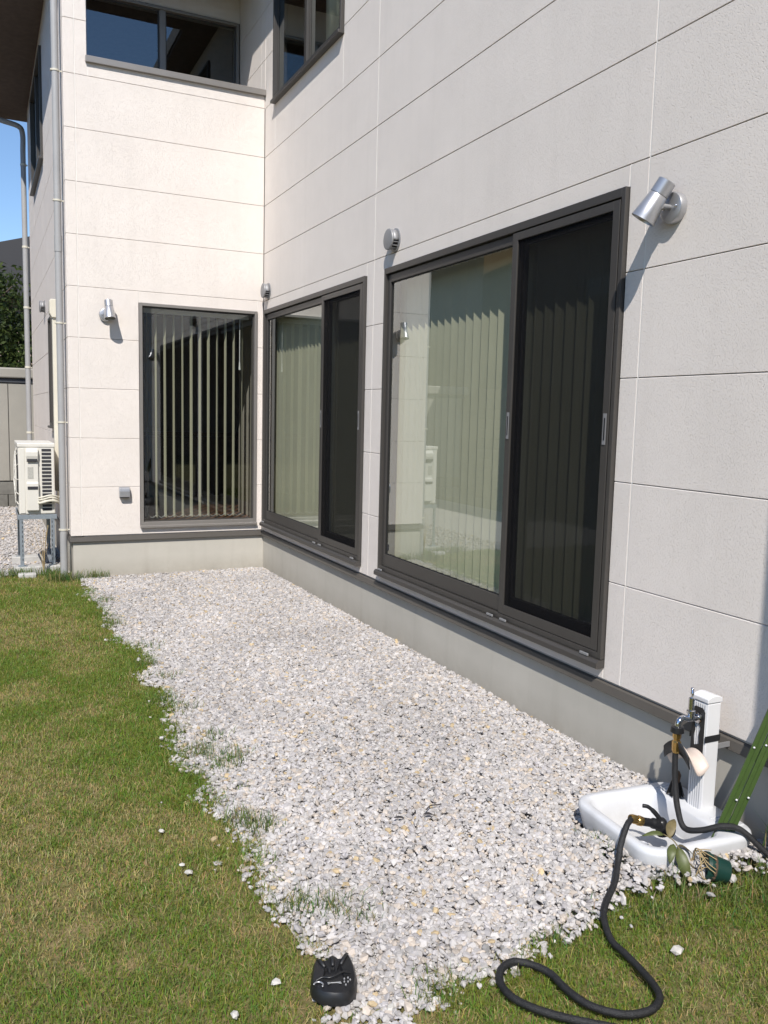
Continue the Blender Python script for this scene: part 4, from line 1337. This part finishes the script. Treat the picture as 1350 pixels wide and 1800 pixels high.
for (x, y, n_, hh) in ((-.03, 1.30, 70, .22), (-.05, 1.22, 130, .15), (-.14, 1.20, 110, .12), (-.03, 1.33, 30, .30), (-.22, 1.17, 120, .10), (-.35, 1.22, 90, .09), (-.62, 1.28, 90, .07), (-.8, 1.36, 80, .07), (-1.0, 1.30, 90, .07)):
    parts.append(clump(x, y, n_, .035, .03, hh, .003, .25))
for (x, y, n_) in ((-1.60, 2.95, 110), (-1.66, 3.12, 130), (-1.52, 3.02, 60), (-1.70, 3.9, 120), (-1.66, 4.6, 110), (-1.70, 5.7, 90), (-1.66, 6.5, 70), (-1.58, 3.28, 45), (-1.63, 2.33, 110), (-1.68, 2.42, 90), (-1.55, 5.0, 40), (-1.60, 4.3, 40), (-1.62, 3.7, 60), (-1.58, 1.72, 70), (-1.66, 1.78, 80), (-1.50, 1.66, 40), (-1.45, 1.25, 60)):
    parts.append(clump(x, y, int(n_ * 1.6), .04, .035, .095, .0028, .25))
V, F, Cc = join(parts)
o = mesh_np('grass', V, F, Cc, 'grass')
o['kind'] = 'stuff'
tag(o, 'short patchy green and straw coloured lawn grass', 'grass')

# tall dry weed under the air conditioner stand
root = thing('dry_weed', 'tall thin dry weed growing in front of the air conditioner stand', 'weed', (-2.05, 7.93, 0))
for i in range(9):
    a, r_ = random.uniform(0, 6.28), random.uniform(.02, .10)
    m = MB(); h = random.uniform(.28, .52)
    m.tube(bez([(-2.05, 7.93, 0), (-2.05 + r_ * .3 * math.cos(a), 7.93 + r_ * .3 * math.sin(a), h * .5), (-2.05 + r_ * math.cos(a), 7.93 + r_ * math.sin(a), h)], 5), [.003] * 6 + [.0016] * 5, 5)
    m.build('stalk', 'root', root, smooth=True)
put(root)

# ------------------------------------------------------------------ beyond the house: shed, tree, houses
root = thing('storage_shed', 'pale grey metal garden shed standing on dark concrete blocks', 'shed', (-4.0, 15.0, 0))
SY = 14.2
m = MB(); m.box((-6.2, SY + .03, .40), (-0.2, SY + 1.6, 2.06)); m.build('wall', 'shed', root)
x = -6.15
while x < -0.3:
    m = MB(); m.box((x, SY, .42), (x + .275, SY + .028, 1.97)); m.build('panel', 'shed', root, bevel=.004)
    x += .285
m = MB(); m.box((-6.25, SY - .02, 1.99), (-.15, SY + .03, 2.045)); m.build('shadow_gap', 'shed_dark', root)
m = MB(); m.box((-6.3, SY - .07, 2.06), (-.1, SY + 1.7, 2.22)); m.build('roof', 'shed', root, bevel=.02)
xx = -6.2
while xx < -.3:
    for r_ in (0, 1):
        m = MB(); m.box((xx + .2 * r_ + .004, SY - .03, .0 + .2 * r_), (xx + .2 * r_ + .392, SY + .16, .196 + .2 * r_)); m.build('block', 'block', root, bevel=.006)
    xx += .4
put(root)

def tree(name, label, base, h, rad, nl, c1, c2, leafs, group=None):
    root = thing(name, label, 'tree', base, group)
    b = Vector(base)
    m = MB(); m.tube([b, b + Vector((.05, 0, h * .3)), b + Vector((-.05, .05, h * .7))], [.14, .10, .05], 10)
    for i in range(8):
        a = i * .8; z = h * (.3 + .06 * i)
        m.tube(bez([b + Vector((0, 0, z)), b + Vector((.4 * rad * math.cos(a), .4 * rad * math.sin(a), z + .3)), b + Vector((.8 * rad * math.cos(a), .8 * rad * math.sin(a), z + .7))], 3), [.05, .045, .04, .03, .025, .02, .012], 6)
    m.build('trunk', 'bark', root, smooth=True)
    # leaf clumps through the crown
    nc = 90
    ph, ct, rr = rng.uniform(0, 2 * np.pi, nc), rng.uniform(-1, 1, nc), rng.uniform(.35, 1, nc) ** .5
    st = np.sqrt(1 - ct ** 2)
    C = np.stack([rad * rr * st * np.cos(ph), rad * rr * st * np.sin(ph), (h * .47) * rr * ct], 1) + np.array([b.x, b.y, b.z + h * .52])
    idx = rng.integers(0, nc, nl)
    pos = C[idx] + rng.normal(0, .17 * rad, (nl, 3))
    d1 = rng.normal(0, 1, (nl, 3)); d1 /= np.linalg.norm(d1, axis=1)[:, None]
    d2 = np.cross(d1, rng.normal(0, 1, (nl, 3))); d2 /= np.linalg.norm(d2, axis=1)[:, None]
    L = rng.uniform(.6, 1.2, nl)[:, None] * leafs
    V = np.stack([pos, pos + d1 * L * .5 + d2 * L * .22, pos + d1 * L, pos + d1 * L * .5 - d2 * L * .22], 1).reshape(-1, 3)
    F = np.arange(nl * 4).reshape(-1, 4)
    t = rng.random(nl)[:, None]
    col = np.array(c1) * (1 - t) + np.array(c2) * t
    o = mesh_np('crown', V, F, np.repeat(col, 4, 0), 'grass')
    o.parent = root
    put(root)
tree('broadleaf_tree', 'dense dark green tree rising behind the garden shed', (-2.75, 16.6, 0), 4.2, 1.2, 26000, (.018, .035, .010), (.075, .105, .025), .11)

root = thing('reflection_fence', 'dark board fence added out of view to darken the window reflections', 'fence', (-6.5, 9, 0))  # unseen fence, put in for a dark band in the mirrored panes
for i in range(5):
    m = MB(); m.box((-6.56, 2.95 + i * 2.75, 0), (-6.46, 3.05 + i * 2.75, 2.2)); m.build('post', 'wood_dark', root)
for i in range(4):
    for j in range(11):
        m = MB(); m.box((-6.458, 2.97 + i * 2.75, .04 + j * .195), (-6.435, 5.74 + i * 2.75, .225 + j * .195)); m.build('board', 'wood_dark', root)
put(root)

def neighbour(name, label, x0, x1, y0, y1, h, wallm, ridge, wins):
    root = thing(name, label, 'house', ((x0 + x1) / 2, (y0 + y1) / 2, 0))
    m = MB(); m.box((x0, y0, 0), (x1, y1, h)); m.build('wall', wallm, root)
    e = .55
    ym = (y0 + y1) / 2
    xm = (x0 + x1) / 2
    m = MB()
    if ridge == 'x':
        m.add([(x0 - e, y0 - e, h - .12), (x1 + e, y0 - e, h - .12), (x1 + e, y1 + e, h - .12), (x0 - e, y1 + e, h - .12), (x0 - e, ym, h + 1.5), (x1 + e, ym, h + 1.5)], [(0, 1, 5, 4), (2, 3, 4, 5), (0, 4, 3), (1, 2, 5), (0, 3, 2, 1)])
    else:
        m.add([(x0 - e, y0 - e, h - .12), (x1 + e, y0 - e, h - .12), (x1 + e, y1 + e, h - .12), (x0 - e, y1 + e, h - .12), (xm, y0 - e, h + 1.5), (xm, y1 + e, h + 1.5)], [(1, 2, 5, 4), (3, 0, 4, 5), (0, 1, 4), (2, 3, 5), (0, 3, 2, 1)])
    m.build('roof', 'roof', root, thick=.16)
    for (ax, a, b, za, zb, side_) in wins:
        m = MB()
        P = (lambda u, z, d: (x1 - d, u, z)) if side_ == 'x1' else (lambda u, z, d: (u, y0 + d, z))
        ring(m, P, a, b, za, zb, .06, -.05, .02)
        w = m.build('window', 'bronze_light', root)
        pane(P, a + .06, b - .06, za + .06, zb - .06, -.012, w)
        q = MB(); q.box(P(a + .06, za + .06, -.004), P(b - .06, zb - .06, -.002)); q.build('curtain', 'curtain', w)
    put(root)
neighbour('neighbour_house', 'brown neighbouring house with dark gable roof behind the tree', -5.0, 5.0, 19.5, 27, 4.05, 'render_pink', 'y', [('x', -3.4, -2.2, 2.6, 3.6, 'y0')])
neighbour('neighbour_house', 'pale rendered neighbouring house across the lawn mirrored in the large window', -14, -7.6, 6.5, 13.9, 5.4, 'render_pink', 'y', [('y', 10.6, 12.4, 3.2, 4.3, 'x1'), ('y', 8, 9.6, 3.2, 4.3, 'x1')])
neighbour('neighbour_house', 'dark brown unseen house added as the dark reflection in the large window', -14, -7.2, 15.2, 24, 7.5, 'wood_dark', 'y', [])  # added out of view to keep the large window's reflection dark
neighbour('neighbour_house', 'grey house added out of view to cover sky mirrored in the panes', -16, -3, -24, -15, 5.6, 'wood_wall', 'x', [])  # out-of-view house, put in to replace mirrored sky in the glass

put_left = [o for o in bpy.data.objects if '_off' in o.keys()]
for o in put_left:
    put(o)
